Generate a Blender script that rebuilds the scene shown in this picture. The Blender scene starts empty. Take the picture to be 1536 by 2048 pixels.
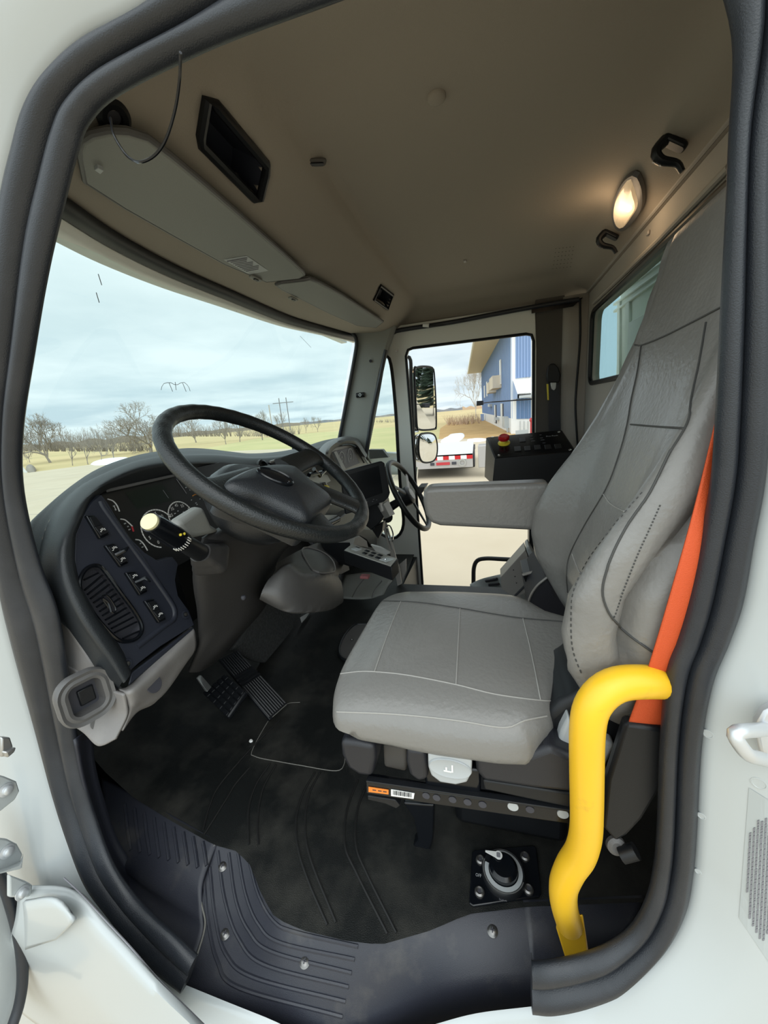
import bpy, bmesh, math, random
from mathutils import Vector, Matrix
from mathutils.bvhtree import BVHTree
sc = bpy.context.scene
col = sc.collection
# ---------------------------------------------------------------- camera
# x runs across the cab from the open door, y towards the front of the truck, z up from the cab floor
F = 770.0
CAM = Vector((-0.5, 0.0, 1.0))
_X = Vector((217, -212, 770)).normalized()
_Y = Vector((-2683, 49.5, 770)); _Y = (_Y - _X * _Y.dot(_X)).normalized()
_Z = _X.cross(_Y)
cd = bpy.data.cameras.new('camera'); cam = bpy.data.objects.new('camera', cd); col.objects.link(cam)
cd.sensor_fit = 'HORIZONTAL'; cd.sensor_width = 36.0; cd.lens = F / 1536 * 36; cd.clip_start = 0.01; cd.clip_end = 2000
m = Matrix(((_X[0], -_X[1], -_X[2], CAM.x), (_Y[0], -_Y[1], -_Y[2], CAM.y), (_Z[0], -_Z[1], -_Z[2], CAM.z), (0, 0, 0, 1)))
cam.matrix_world = m
sc.camera = cam
# ---------------------------------------------------------------- colour, sky and sun
sc.view_settings.view_transform = 'Standard'; sc.view_settings.look = 'None'
sc.view_settings.gamma = 1.0; sc.view_settings.exposure = 0.40; sc.view_settings.use_curve_mapping = False
SKY = 1.0
w = bpy.data.worlds.new('world'); sc.world = w; w.use_nodes = True
nt = w.node_tree; nt.nodes.clear(); N = nt.nodes.new; L = nt.links.new
out = N('ShaderNodeOutputWorld'); bg = N('ShaderNodeBackground'); L(bg.outputs[0], out.inputs[0])
tc = N('ShaderNodeTexCoord'); sep = N('ShaderNodeSeparateXYZ'); L(tc.outputs['Generated'], sep.inputs[0])
def mth(op, a, b=None, c=None):
    n = N('ShaderNodeMath'); n.operation = op
    for i, q in enumerate((a, b, c)):
        if q is None: continue
        if isinstance(q, (int, float)): n.inputs[i].default_value = q
        else: L(q, n.inputs[i])
    return n.outputs[0]
def ramp(fac, stops):
    r = N('ShaderNodeValToRGB'); L(fac, r.inputs[0]); e = r.color_ramp.elements
    while len(e) < len(stops): e.new(0.5)
    for k, (p, c) in enumerate(stops): e[k].position = p; e[k].color = (*c, 1)
    return r.outputs[0]
zz = mth('ADD', mth('MAXIMUM', sep.outputs[2], 0.0), 0.09)
cx = mth('DIVIDE', sep.outputs[0], zz); cy = mth('DIVIDE', sep.outputs[1], zz)
cmb = N('ShaderNodeCombineXYZ'); L(cx, cmb.inputs[0]); L(cy, cmb.inputs[1])
no = N('ShaderNodeTexNoise'); L(cmb.outputs[0], no.inputs['Vector']); no.inputs['Scale'].default_value = 0.62; no.inputs['Detail'].default_value = 7; no.inputs['Roughness'].default_value = 0.52
base = ramp(mth('MAXIMUM', sep.outputs[2], 0.0), [(0.0, (0.50, 0.60, 0.66)), (0.10, (0.52, 0.63, 0.68)), (0.28, (0.60, 0.69, 0.72)), (0.6, (0.70, 0.78, 0.80)), (1.0, (0.80, 0.84, 0.85))])
cl = ramp(no.outputs['Fac'], [(0.36, (0, 0, 0)), (0.60, (1, 1, 1))])
mx = N('ShaderNodeMix'); mx.data_type = 'RGBA'; L(mth('MULTIPLY', cl, 0.72), mx.inputs[0]); L(base, mx.inputs[6]); mx.inputs[7].default_value = (0.80, 0.87, 0.885, 1)
# the overcast sky is brighter overhead and behind the photographer than low down ahead of the truck
dirn = N('ShaderNodeVectorMath'); dirn.operation = 'DOT_PRODUCT'; L(tc.outputs['Generated'], dirn.inputs[0]); dirn.inputs[1].default_value = (-0.82, -0.1, 0.56)
gain = mth('ADD', mth('MULTIPLY', mth('MAXIMUM', mth('ADD', dirn.outputs['Value'], 0.1), 0.0), 1.15), 1.0)
sc_ = N('ShaderNodeVectorMath'); sc_.operation = 'SCALE'; L(mx.outputs[2], sc_.inputs[0]); L(gain, sc_.inputs['Scale'])
L(sc_.outputs[0], bg.inputs[0]); bg.inputs[1].default_value = SKY
sd = bpy.data.lights.new('sun', 'SUN'); sd.energy = 0.35; sd.angle = math.radians(35); sd.color = (1.0, 0.97, 0.92)
sun = bpy.data.objects.new('sun', sd); col.objects.link(sun)
sun.rotation_euler = (Vector((0.62, 0.30, -0.72))).to_track_quat('-Z', 'Y').to_euler()

# ---------------------------------------------------------------- helpers
def ray(px, py):
    a, b = px - 768, py - 1024
    return Vector((_X[0]*a + _X[1]*b + _X[2]*F, _Y[0]*a + _Y[1]*b + _Y[2]*F, _Z[0]*a + _Z[1]*b + _Z[2]*F))
def at(px, py, x=None, y=None, z=None, pl=None):
    """the point of the plane x=, y=, z= or pl=(point, normal) seen at a pixel of the photograph"""
    d = ray(px, py)
    if pl is not None:
        n = Vector(pl[1]); return CAM + d * ((Vector(pl[0]) - CAM).dot(n) / d.dot(n))
    k, v = (0, x) if x is not None else (1, y) if y is not None else (2, z)
    return CAM + d * ((v - CAM[k]) / d[k])
def cr(P, n, closed=False):
    """Catmull-Rom through P, n samples spread by length"""
    P = [Vector(p) for p in P]; k = len(P)
    if k == 1: return [P[0].copy() for _ in range(n)]
    def seg(i, t):
        if closed: a, b, c, d = P[(i-1) % k], P[i % k], P[(i+1) % k], P[(i+2) % k]
        else:
            b, c = P[i], P[i+1]
            a = P[i-1] if i > 0 else b*2-c
            d = P[i+2] if i+2 < k else c*2-b
        return 0.5*((2*b)+(c-a)*t+(2*a-5*b+4*c-d)*t*t+(3*b-a-3*c+d)*t*t*t)
    ns = k if closed else k-1
    pts = [seg(i, j/12) for i in range(ns) for j in range(12)]
    pts.append(P[0] if closed else P[-1])
    L_ = [0]
    for a, b in zip(pts, pts[1:]): L_.append(L_[-1]+(b-a).length)
    T = L_[-1] or 1; outp = []; j = 0
    m_ = n if closed else n-1
    for i in range(n):
        s = T*i/max(m_, 1)
        while j < len(L_)-2 and L_[j+1] < s: j += 1
        dl = L_[j+1]-L_[j]; t = 0 if dl == 0 else (s-L_[j])/dl
        outp.append(pts[j].lerp(pts[j+1], min(max(t, 0), 1)))
    return outp
def lin(tab, x):
    if x <= tab[0][0]: return tab[0][1]
    for (a, p), (b, q) in zip(tab, tab[1:]):
        if x <= b: return p+(q-p)*(x-a)/(b-a)
    return tab[-1][1]
class Fr:
    """a flat working frame: origin o, unit vectors u, v and normal n"""
    def __init__(s, o, u, v=None, n=None):
        s.o = Vector(o); s.u = Vector(u).normalized()
        if n is not None: s.n = Vector(n).normalized(); s.u = (s.u-s.n*s.u.dot(s.n)).normalized(); s.v = s.n.cross(s.u)
        else: s.v = Vector(v); s.v = (s.v-s.u*s.v.dot(s.u)).normalized(); s.n = s.u.cross(s.v)
    def p(s, a, b, c=0.0): return s.o+s.u*a+s.v*b+s.n*c
    def px(s, x, y): return at(x, y, pl=(s.o, s.n))
    def uv(s, x, y): q = s.px(x, y)-s.o; return q.dot(s.u), q.dot(s.v)
    def sh(s, a, b, c=0.0): return Fr(s.p(a, b, c), s.u, s.v)
def rrect(fr, w_, h_, r, c=0.0, n=5):
    o = []
    for sx, sy, a0 in ((1, 1, 0), (-1, 1, 90), (-1, -1, 180), (1, -1, 270)):
        for k in range(n+1):
            a = math.radians(a0+90*k/n)
            o.append(fr.p(sx*(w_/2-r)+r*math.cos(a), sy*(h_/2-r)+r*math.sin(a), c))
    return o
_fc = {}
def text_mesh(s):
    if s not in _fc:
        cu = bpy.data.curves.new('t', 'FONT'); cu.body = s; cu.align_x = 'CENTER'; cu.align_y = 'CENTER'; cu.resolution_u = 2
        ob = bpy.data.objects.new('t', cu); col.objects.link(ob)
        dg = bpy.context.evaluated_depsgraph_get()
        me = bpy.data.meshes.new_from_object(ob.evaluated_get(dg))
        _fc[s] = ([v.co.copy() for v in me.vertices], [tuple(p.vertices) for p in me.polygons])
        bpy.data.objects.remove(ob); bpy.data.curves.remove(cu); bpy.data.meshes.remove(me)
    return _fc[s]
class MB:
    def __init__(s): s.v = []; s.f = []
    def add(s, v, f):
        o = len(s.v); s.v += [Vector(q) for q in v]; s.f += [tuple(i+o for i in q) for q in f]; return s
    def box(s, c, d, R=None):
        c = Vector(c); pts = []
        for i in (-.5, .5):
            for j in (-.5, .5):
                for k in (-.5, .5):
                    q = Vector((i*d[0], j*d[1], k*d[2]))
                    if isinstance(R, Fr): q = R.u*q.x+R.v*q.y+R.n*q.z
                    elif R is not None: q = R @ q
                    pts.append(c+q)
        return s.add(pts, [(0, 1, 3, 2), (4, 6, 7, 5), (0, 4, 5, 1), (2, 3, 7, 6), (0, 2, 6, 4), (1, 5, 7, 3)])
    def hexa(s, a, b):
        """two quads a and b joined to a solid"""
        return s.add(list(a)+list(b), [(3, 2, 1, 0), (4, 5, 6, 7), (0, 1, 5, 4), (1, 2, 6, 5), (2, 3, 7, 6), (3, 0, 4, 7)])
    def prism(s, poly, vec):
        k = len(poly); vec = Vector(vec)
        return s.add(list(poly)+[Vector(p)+vec for p in poly], [tuple(range(k-1, -1, -1)), tuple(range(k, 2*k))]+[(i, (i+1) % k, (i+1) % k+k, i+k) for i in range(k)])
    def loft(s, rings, closed=True, caps=True, loop=False):
        k = len(rings[0]); nr = len(rings); o = len(s.v)
        s.v += [Vector(q) for r in rings for q in r]
        for i in range(nr if loop else nr-1):
            i2 = (i+1) % nr
            for j in range(k if closed else k-1):
                j2 = (j+1) % k
                s.f.append((o+i*k+j, o+i*k+j2, o+i2*k+j2, o+i2*k+j))
        if caps and closed and not loop:
            s.f.append(tuple(o+j for j in range(k-1, -1, -1))); s.f.append(tuple(o+(nr-1)*k+j for j in range(k)))
        return s
    def patch(s, rows, nu=24, nv=16):
        R = [cr(r, nu) for r in rows]
        C = [cr([r[i] for r in R], nv) for i in range(nu)]
        return s.loft([[C[i][j] for i in range(nu)] for j in range(nv)], closed=False, caps=False)
    def tube(s, path, r, n=10, closed=False, flat=1.0, ref=None):
        path = [Vector(p) for p in path]; k = len(path); rings = []
        up = None
        for i, p in enumerate(path):
            if closed: t = path[(i+1) % k]-path[i-1]
            else: t = path[min(i+1, k-1)]-path[max(i-1, 0)]
            if t.length < 1e-9: t = Vector((0, 0, 1))
            t.normalize()
            if ref is not None: up = Vector(ref)
            elif up is None: up = Vector((0, 0, 1)) if abs(t.z) < .9 else Vector((1, 0, 0))
            up = up-t*up.dot(t)
            if up.length < 1e-6: up = t.orthogonal()
            up.normalize(); sd_ = t.cross(up)
            rr = r[i] if isinstance(r, (list, tuple)) else r
            rings.append([p+up*math.cos(a)*rr*flat+sd_*math.sin(a)*rr for a in [2*math.pi*j/n for j in range(n)]])
        return s.loft(rings, True, not closed, closed)
    def cyl(s, a, b, r, r2=None, n=24):
        a = Vector(a); b = Vector(b)
        return s.tube([a, b], [r, r if r2 is None else r2], n)
    def lathe(s, prof, fr, n=28):
        """prof of (radius, height) about fr.n"""
        rings = [[fr.p(r*math.cos(2*math.pi*j/n), r*math.sin(2*math.pi*j/n), h) for j in range(n)] for r, h in prof]
        return s.loft(rings)
    def ball(s, c, r, n=16):
        c = Vector(c); r = Vector(r) if not isinstance(r, (int, float)) else Vector((r, r, r))
        rings = []
        for i in range(1, n//2):
            a = math.pi*i/(n//2)
            rings.append([c+Vector((r.x*math.sin(a)*math.cos(2*math.pi*j/n), r.y*math.sin(a)*math.sin(2*math.pi*j/n), r.z*math.cos(a))) for j in range(n)])
        return s.loft(rings)
    def text(s, t, fr, size, a=0, b=0, c=0.0005, rot=0, sx=1.0):
        v, f = text_mesh(t); ca, sa = math.cos(rot), math.sin(rot)
        return s.add([fr.p(a+(q.x*sx*ca-q.y*sa)*size, b+(q.x*sx*sa+q.y*ca)*size, c) for q in v], f)
    def arc(s, fr, r, a0, a1, wd, a=0, b=0, c=0.0005, n=24, h=0.0004):
        rings = []
        for i in range(n+1):
            t = math.radians(a0+(a1-a0)*i/n); ct, st = math.cos(t), math.sin(t)
            rings.append([fr.p(a+(r-wd/2)*ct, b+(r-wd/2)*st, c), fr.p(a+(r+wd/2)*ct, b+(r+wd/2)*st, c), fr.p(a+(r+wd/2)*ct, b+(r+wd/2)*st, c+h), fr.p(a+(r-wd/2)*ct, b+(r-wd/2)*st, c+h)])
        return s.loft(rings)
    def plate(s, outer, holes, vec):
        """a flat plate with holes, vec thick"""
        bm = bmesh.new(); vec = Vector(vec); ed = []; loops = []
        for lp in [outer]+list(holes):
            vs = [bm.verts.new(p) for p in lp]; loops.append(vs)
            ed += [bm.edges.new((vs[i], vs[(i+1) % len(vs)])) for i in range(len(vs))]
        bmesh.ops.triangle_fill(bm, use_beauty=True, use_dissolve=False, edges=ed)
        bm.verts.index_update(); o = len(s.v); k = len(bm.verts)
        s.v += [v.co.copy() for v in bm.verts]+[v.co+vec for v in bm.verts]
        for f in bm.faces:
            q = [v.index for v in f.verts]; s.f.append(tuple(o+i for i in q)); s.f.append(tuple(o+k+i for i in reversed(q)))
        for vs in loops:
            q = [v.index for v in vs]
            for i in range(len(q)): a, b = q[i], q[(i+1) % len(q)]; s.f.append((o+a, o+b, o+b+k, o+a+k))
        bm.free(); return s
    def bvh(s): return BVHTree.FromPolygons(s.v, s.f)
    def build(s, name, mat, parent=None, smooth=40, bevel=0, seg=2, solid=0, off=-1, origin=None, subd=0):
        if origin is None: o = wloc(parent) if parent else base_of(s.v)
        else: o = Vector(origin)
        me = bpy.data.meshes.new(name)
        me.from_pydata([tuple(q-o) for q in s.v], [], s.f); me.validate(); me.update()
        bm = bmesh.new(); bm.from_mesh(me); bmesh.ops.recalc_face_normals(bm, faces=bm.faces); bm.to_mesh(me); bm.free()
        if smooth:
            me.shade_smooth(); me.set_sharp_from_angle(angle=math.radians(smooth))
        me.materials.append(M[mat])
        ob = bpy.data.objects.new(name, me); col.objects.link(ob)
        if parent: ob.parent = parent
        else: ob.location = o
        if solid: q = ob.modifiers.new('solid', 'SOLIDIFY'); q.thickness = solid; q.offset = off
        if bevel:
            q = ob.modifiers.new('bevel', 'BEVEL'); q.width = bevel; q.segments = seg; q.limit_method = 'ANGLE'; q.angle_limit = math.radians(35); q.harden_normals = False
        if subd: q = ob.modifiers.new('sub', 'SUBSURF'); q.levels = subd; q.render_levels = subd
        return ob
def wloc(o):
    v = Vector((0, 0, 0))
    while o is not None: v += o.location; o = o.parent
    return v
def base_of(vs):
    a = [min(q[i] for q in vs) for i in range(3)]; b = [max(q[i] for q in vs) for i in range(3)]
    return Vector(((a[0]+b[0])/2, (a[1]+b[1])/2, a[2]))
def thing(name, label, cat, loc=(0, 0, 0), group=None):
    o = bpy.data.objects.new(name, None); o.empty_display_size = 0.05; col.objects.link(o); o.location = loc
    return tag(o, label, cat, group)
def tag(o, label, cat, group=None, kind=None):
    o['label'] = label; o['category'] = cat
    if group: o['group'] = group
    if kind: o['kind'] = kind
    return o
def struct(o, label=None, cat=None):
    o['kind'] = 'structure'
    if label: o['label'] = label
    if cat: o['category'] = cat
    return o
def hit(bvh, px, py, off=0.0):
    d = ray(px, py).normalized(); p, n, i, t = bvh.ray_cast(CAM, d)
    if p is None: return None
    if n.dot(d) > 0: n = -n
    return p+n*off
def draw(dst, bvh, pts, r, n=40, off=0.0, k=6, flat=1.0):
    """a thin cord laid on a surface along a line seen in the photograph"""
    P = cr([Vector((a, b, 0)) for a, b in pts], n); q = [hit(bvh, p.x, p.y, off) for p in P]; q = [p for p in q if p is not None]
    if len(q) > 2: dst.tube(q, r, k)
# ---------------------------------------------------------------- materials
M = {}
def mat(name, c, rough=0.5, metal=0.0, bump=0.0, bs=300.0, mix=None, ms=6.0, mf=(0.5, 0.7), spec=0.5, rv=0.0, det=4, emis=None, es=1.0, coat=0.0, stretch=None):
    m_ = bpy.data.materials.new(name); m_.use_nodes = True; t = m_.node_tree; b = t.nodes['Principled BSDF']
    b.inputs['Base Color'].default_value = (*c, 1); b.inputs['Roughness'].default_value = rough; b.inputs['Metallic'].default_value = metal
    b.inputs['Specular IOR Level'].default_value = spec; b.inputs['Coat Weight'].default_value = coat
    tc_ = t.nodes.new('ShaderNodeTexCoord'); src = tc_.outputs['Object']
    if stretch:
        mp = t.nodes.new('ShaderNodeMapping'); mp.inputs['Scale'].default_value = stretch; t.links.new(src, mp.inputs[0]); src = mp.outputs[0]
    if bump:
        n_ = t.nodes.new('ShaderNodeTexNoise'); n_.inputs['Scale'].default_value = bs; n_.inputs['Detail'].default_value = 3; t.links.new(src, n_.inputs['Vector'])
        bp = t.nodes.new('ShaderNodeBump'); bp.inputs['Strength'].default_value = bump; bp.inputs['Distance'].default_value = 0.002
        t.links.new(n_.outputs['Fac'], bp.inputs['Height']); t.links.new(bp.outputs[0], b.inputs['Normal'])
    if mix:
        n2 = t.nodes.new('ShaderNodeTexNoise'); n2.inputs['Scale'].default_value = ms; n2.inputs['Detail'].default_value = det; n2.inputs['Roughness'].default_value = 0.65; t.links.new(src, n2.inputs['Vector'])
        r_ = t.nodes.new('ShaderNodeValToRGB'); r_.color_ramp.elements[0].position = mf[0]; r_.color_ramp.elements[1].position = mf[1]
        r_.color_ramp.elements[0].color = (*c, 1); r_.color_ramp.elements[1].color = (*mix, 1)
        t.links.new(n2.outputs['Fac'], r_.inputs[0]); t.links.new(r_.outputs[0], b.inputs['Base Color'])
    if emis: b.inputs['Emission Color'].default_value = (*emis, 1); b.inputs['Emission Strength'].default_value = es
    M[name] = m_; return m_
def glass(name, tint, refl=0.08, rough=0.0):
    m_ = bpy.data.materials.new(name); m_.use_nodes = True; t = m_.node_tree; t.nodes.clear()
    o = t.nodes.new('ShaderNodeOutputMaterial'); a = t.nodes.new('ShaderNodeBsdfTransparent'); a.inputs[0].default_value = (*tint, 1)
    g = t.nodes.new('ShaderNodeBsdfGlossy'); g.inputs['Roughness'].default_value = rough; g.inputs[0].default_value = (1, 1, 1, 1)
    f = t.nodes.new('ShaderNodeFresnel'); f.inputs[0].default_value = 1.35
    mm = t.nodes.new('ShaderNodeMath'); mm.operation = 'MULTIPLY'; mm.inputs[1].default_value = refl*8; t.links.new(f.outputs[0], mm.inputs[0])
    x = t.nodes.new('ShaderNodeMixShader'); t.links.new(mm.outputs[0], x.inputs[0]); t.links.new(a.outputs[0], x.inputs[1]); t.links.new(g.outputs[0], x.inputs[2]); t.links.new(x.outputs[0], o.inputs[0])
    M[name] = m_
mat('label_film', (0.40, 0.43, 0.435), 0.4)
mat('white_paint', (0.45, 0.48, 0.485), 0.28, spec=0.5, coat=0.3)
mat('frame_white', (0.82, 0.83, 0.79), 0.4)
mat('rubber_seal', (0.017, 0.020, 0.026), 0.38, bump=0.25, bs=700, mix=(0.030, 0.033, 0.040), ms=9, mf=(0.45, 0.8))
mat('sill_plastic', (0.021, 0.023, 0.033), 0.42, bump=0.25, bs=900, mix=(0.085, 0.08, 0.075), ms=7, mf=(0.56, 0.85), det=8)
mat('floor_mat', (0.006, 0.007, 0.007), 0.45, spec=.35, bump=0.5, bs=500, mix=(0.048, 0.046, 0.040), ms=4.5, mf=(0.46, 0.80), det=9)
mat('floor_line', (0.004, 0.004, 0.004), 0.6)
mat('dirt_edge', (0.16, 0.155, 0.14), 0.8)
mat('headliner', (0.33, 0.29, 0.24), 0.9, bump=0.3, bs=400)
mat('headliner_dark', (0.10, 0.09, 0.08), 0.9)
mat('rear_trim', (0.36, 0.335, 0.30), 0.75, bump=0.2, bs=500)
mat('visor_vinyl', (0.24, 0.245, 0.228), 0.55, bump=0.3, bs=600)
mat('black_plastic', (0.008, 0.009, 0.011), 0.4, spec=.35, bump=0.15, bs=900)
mat('gloss_black', (0.004, 0.005, 0.007), 0.18, spec=.4)
mat('navy_plastic', (0.022, 0.025, 0.036), 0.42, spec=.4, bump=0.2, bs=900)
mat('dash_top', (0.019, 0.022, 0.025), 0.45, spec=.4, bump=0.35, bs=500)
mat('grey_plastic', (0.19, 0.18, 0.175), 0.5, bump=0.3, bs=700, mix=(0.24, 0.23, 0.22), ms=8, mf=(0.55, 0.8))
mat('mid_grey_plastic', (0.098, 0.095, 0.094), 0.45, bump=0.2, bs=700)
mat('column_plastic', (0.026, 0.025, 0.025), 0.5, bump=0.3, bs=700)
mat('wheel_leather', (0.008, 0.010, 0.011), 0.36, bump=0.5, bs=350)
mat('hub_plastic', (0.012, 0.014, 0.017), 0.36, bump=0.35, bs=500)
mat('seat_vinyl', (0.188, 0.182, 0.172), 0.32, bump=0.5, bs=110, mix=(0.215, 0.208, 0.197), ms=5)
mat('seam_thread', (0.34, 0.33, 0.31), 0.6)
mat('seam_fold_dark', (0.05, 0.05, 0.048), 0.7)
mat('belt_orange', (0.62, 0.085, 0.018), 0.65, bump=0.5, bs=500, stretch=(1, 1, 3))
mat('yellow_paint', (0.86, 0.50, 0.02), 0.38, mix=(0.55, 0.30, 0.03), ms=22, mf=(0.62, 0.86), det=8, bump=0.1, bs=60)
mat('light_grey', (0.38, 0.40, 0.41), 0.4)
mat('chrome', (0.75, 0.77, 0.78), 0.12, metal=1.0)
mat('steel', (0.46, 0.46, 0.45), 0.38, metal=0.85)
mat('screw_metal', (0.20, 0.195, 0.19), 0.35, metal=0.9)
mat('zinc', (0.62, 0.64, 0.66), 0.35, metal=0.5)
mat('marking_white', (0.75, 0.75, 0.73), 0.5)
mat('marking_red', (0.45, 0.03, 0.04), 0.5)
mat('marking_amber', (0.55, 0.22, 0.04), 0.5)
mat('dial_black', (0.010, 0.010, 0.011), 0.35)
mat('display_green', (0.006, 0.011, 0.008), 0.3)
mat('seat_base', (0.013, 0.014, 0.019), 0.42, bump=0.2, bs=900)
mat('cream_button', (0.66, 0.62, 0.38), 0.35)
mat('red_plastic', (0.50, 0.012, 0.018), 0.25)
mat('yellow_plastic', (0.75, 0.60, 0.05), 0.4)
mat('label_white', (0.78, 0.78, 0.76), 0.5)
mat('label_orange', (0.75, 0.22, 0.03), 0.5)
mat('ink', (0.04, 0.04, 0.05), 0.7)
mat('ink_grey', (0.20, 0.20, 0.22), 0.7)
mat('carpet', (0.05, 0.05, 0.05), 0.95, bump=1.0, bs=350, mix=(0.09, 0.09, 0.088), ms=90, mf=(0.4, 0.7))
mat('console_metal', (0.42, 0.41, 0.38), 0.35, metal=0.6)
mat('bracket_grey', (0.36, 0.34, 0.32), 0.45, metal=0.2)
mat('panel_grey', (0.44, 0.47, 0.48), 0.4, metal=0.1)
mat('mirror_glass', (0.85, 0.87, 0.88), 0.02, metal=1.0)
mat('concrete', (0.50, 0.415, 0.30), 0.9, bump=0.3, bs=30, mix=(0.56, 0.475, 0.355), ms=0.35, mf=(0.35, 0.7), det=10)
mat('field', (0.56, 0.43, 0.22), 1.0, mix=(0.46, 0.37, 0.18), ms=0.05, mf=(0.4, 0.65), det=10)
mat('lawn', (0.52, 0.45, 0.22), 1.0, mix=(0.42, 0.40, 0.18), ms=0.12, mf=(0.4, 0.65), det=10)
mat('dry_grass', (0.50, 0.32, 0.13), 1.0, mix=(0.42, 0.26, 0.10), ms=0.6, mf=(0.4, 0.65), det=10)
mat('snow', (0.85, 0.87, 0.90), 0.8, bump=0.5, bs=3)
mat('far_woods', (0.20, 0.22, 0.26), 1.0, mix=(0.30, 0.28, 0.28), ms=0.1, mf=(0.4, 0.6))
mat('bark', (0.26, 0.225, 0.19), 0.95)  # greyed and lightened, distance haze is put into the bark colour
mat('pale_bark', (0.46, 0.42, 0.38), 0.95)
mat('brush', (0.50, 0.36, 0.25), 1.0)
mat('blue_metal', (0.10, 0.19, 0.36), 0.4)
mat('blue_metal_light', (0.24, 0.34, 0.56), 0.4)
mat('pale_blue', (0.36, 0.48, 0.60), 0.5)
mat('connector_pink', (0.30, 0.10, 0.11), 0.6)
mat('white_metal', (0.76, 0.76, 0.75), 0.4)
mat('soffit', (0.62, 0.55, 0.46), 0.8)
mat('trailer_deck', (0.60, 0.58, 0.56), 0.7)
mat('trailer_metal', (0.42, 0.40, 0.39), 0.45, metal=0.5)
mat('window_dark', (0.03, 0.035, 0.05), 0.1)
mat('bulb_glow', (0.9, 0.7, 0.4), 0.5, emis=(1.0, 0.62, 0.22), es=9)
mat('lamp_lens', (0.80, 0.70, 0.55), 0.25, emis=(1.0, 0.66, 0.34), es=0.22)
glass('windshield_glass', (0.86, 0.965, 0.955), 0.004)
glass('side_glass', (0.97, 0.98, 0.985), 0.015)
glass('rear_glass', (0.84, 0.93, 0.91), 0.02)
# ================================================================ THE SETTING
def P3(t, x0=0.0):
    """(px, py[, x]) seen on the plane x=, or a tagged world point"""
    if isinstance(t, Vector): return t
    return at(t[0], t[1], x=t[2] if len(t) > 2 else x0)
V = Vector
PAIR = [((370, 1975, -.13), (386, 1924, -.12)), ((312, 1932, -.115), (342, 1880, -.11)), ((265, 1877, -.10), (301, 1843, -.095)), ((215, 1817, -.08), (259, 1797, -.075)), ((170, 1758, -.06), (221, 1738, -.06)), ((135, 1672, -.04), (194, 1668, -.04)), ((105, 1580, -.02), (166, 1575, -.02)),
 ((70, 1455), (143, 1450)), ((25, 1300), (112, 1245)), ((0, 1180), (72, 1130)), (V((0, .94, .90)), (36, 985)), (V((0, .875, 1.05)), (34, 860)), (V((0, .80, 1.18)), (58, 700)),
 ((0, 420), (88, 530)), ((30, 280), (118, 400)), ((55, 205), (143, 300)), ((100, 140), (165, 240)), ((170, 75), (225, 182)), ((300, 5), (400, 92)),
 (V((0, .2, 1.53)), (640, 0)), (V((0, -.08, 1.53)), V((.01, -.06, 1.43))), (V((0, -.2, 1.48)), V((.01, -.16, 1.40))), (V((0, -.25, 1.36)), (1468, 20)),
 ((1545, 300), (1466, 300)), ((1545, 650), (1448, 650)), ((1540, 850), (1437, 860)), ((1530, 970), (1429, 960)), ((1509, 1083), (1408, 1083)), ((1487, 1206), (1381, 1206)), ((1460, 1285), (1359, 1285)), ((1425, 1373), (1338, 1350)),
 ((1403, 1500), (1325, 1480)), ((1393, 1680), (1318, 1660)), ((1387, 1746), (1311, 1740)), ((1372, 1826, -.005), (1296, 1806, -.005)), ((1333, 1900, -.015), (1262, 1868, -.015)), ((1259, 1969, -.03), (1210, 1906, -.03)), ((1184, 2004, -.04), (1150, 1926, -.04)), ((1110, 2021, -.05), (1095, 1936, -.05)), ((1063, 2018, -.05), (1064, 1938, -.05))]
OUT = [P3(a) for a, b in PAIR]; INN = [P3(b, 0.0) for a, b in PAIR]
def uni(P, k=7, closed=False):
    P = [Vector(p) for p in P]; n = len(P); o = []
    for i in range(n if closed else n-1):
        if closed: a, b, c, d = P[i-1], P[i], P[(i+1) % n], P[(i+2) % n]
        else: b, c = P[i], P[i+1]; a = P[i-1] if i else b*2-c; d = P[i+2] if i+2 < n else c*2-b
        for j in range(k):
            t = j/k; o.append(0.5*((2*b)+(c-a)*t+(2*a-5*b+4*c-d)*t*t+(3*b-a-3*c+d)*t**3))
    if not closed: o.append(P[-1])
    return o
o_, i_ = uni(OUT), uni(INN)
PROF = [(0, .015), (0, 0), (.06, -.004), (.16, -.010), (.26, -.014), (.36, -.014), (.46, -.010), (.53, -.003), (.56, .004), (.60, -.003), (.68, -.007), (.78, -.009), (.88, -.007), (.96, -.002), (1.0, .004), (.99, .010), (.90, .016), (.5, .02)]
rings = []
for k in range(len(o_)):
    e = i_[k]-o_[k]; wd = min(e.length/.055, 1.3)
    rings.append([o_[k]+e*s+V((h*(wd if h < 0 else 1), 0, 0)) for s, h in PROF])
b = MB(); b.loft(rings)
struct(b.build('trim_1', 'rubber_seal', smooth=60))
# white painted body side around the opening
low = [P3(t) for t in ((1063, 2018, -.05), (950, 2032, -.06), (860, 2056, -.08), (760, 2085, -.10), (640, 2085, -.12), (530, 2040, -.13), (450, 2008, -.13), (370, 1975, -.13))]
loop = o_[:-1]+uni(low, 5)[:-1]
cen = V((0, .35, .55)); rings = []
for off, dx in ((.002, .004), (.004, -.001), (.012, -.006), (.03, -.016), (.055, -.030), (.075, -.036), (.12, -.038), (.20, -.036), (.30, -.034), (.34, -.02), (.9, -.01)):
    r_ = []
    for p in loop:
        d = V((0, p.y-cen.y, p.z-cen.z)).normalized(); r_.append(p+d*off+V((dx, 0, 0)))
    rings.append(r_)
b = MB(); b.loft(rings, caps=False); wl_b = b.bvh()
struct(b.build('wall_left', 'white_paint', smooth=60))
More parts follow.
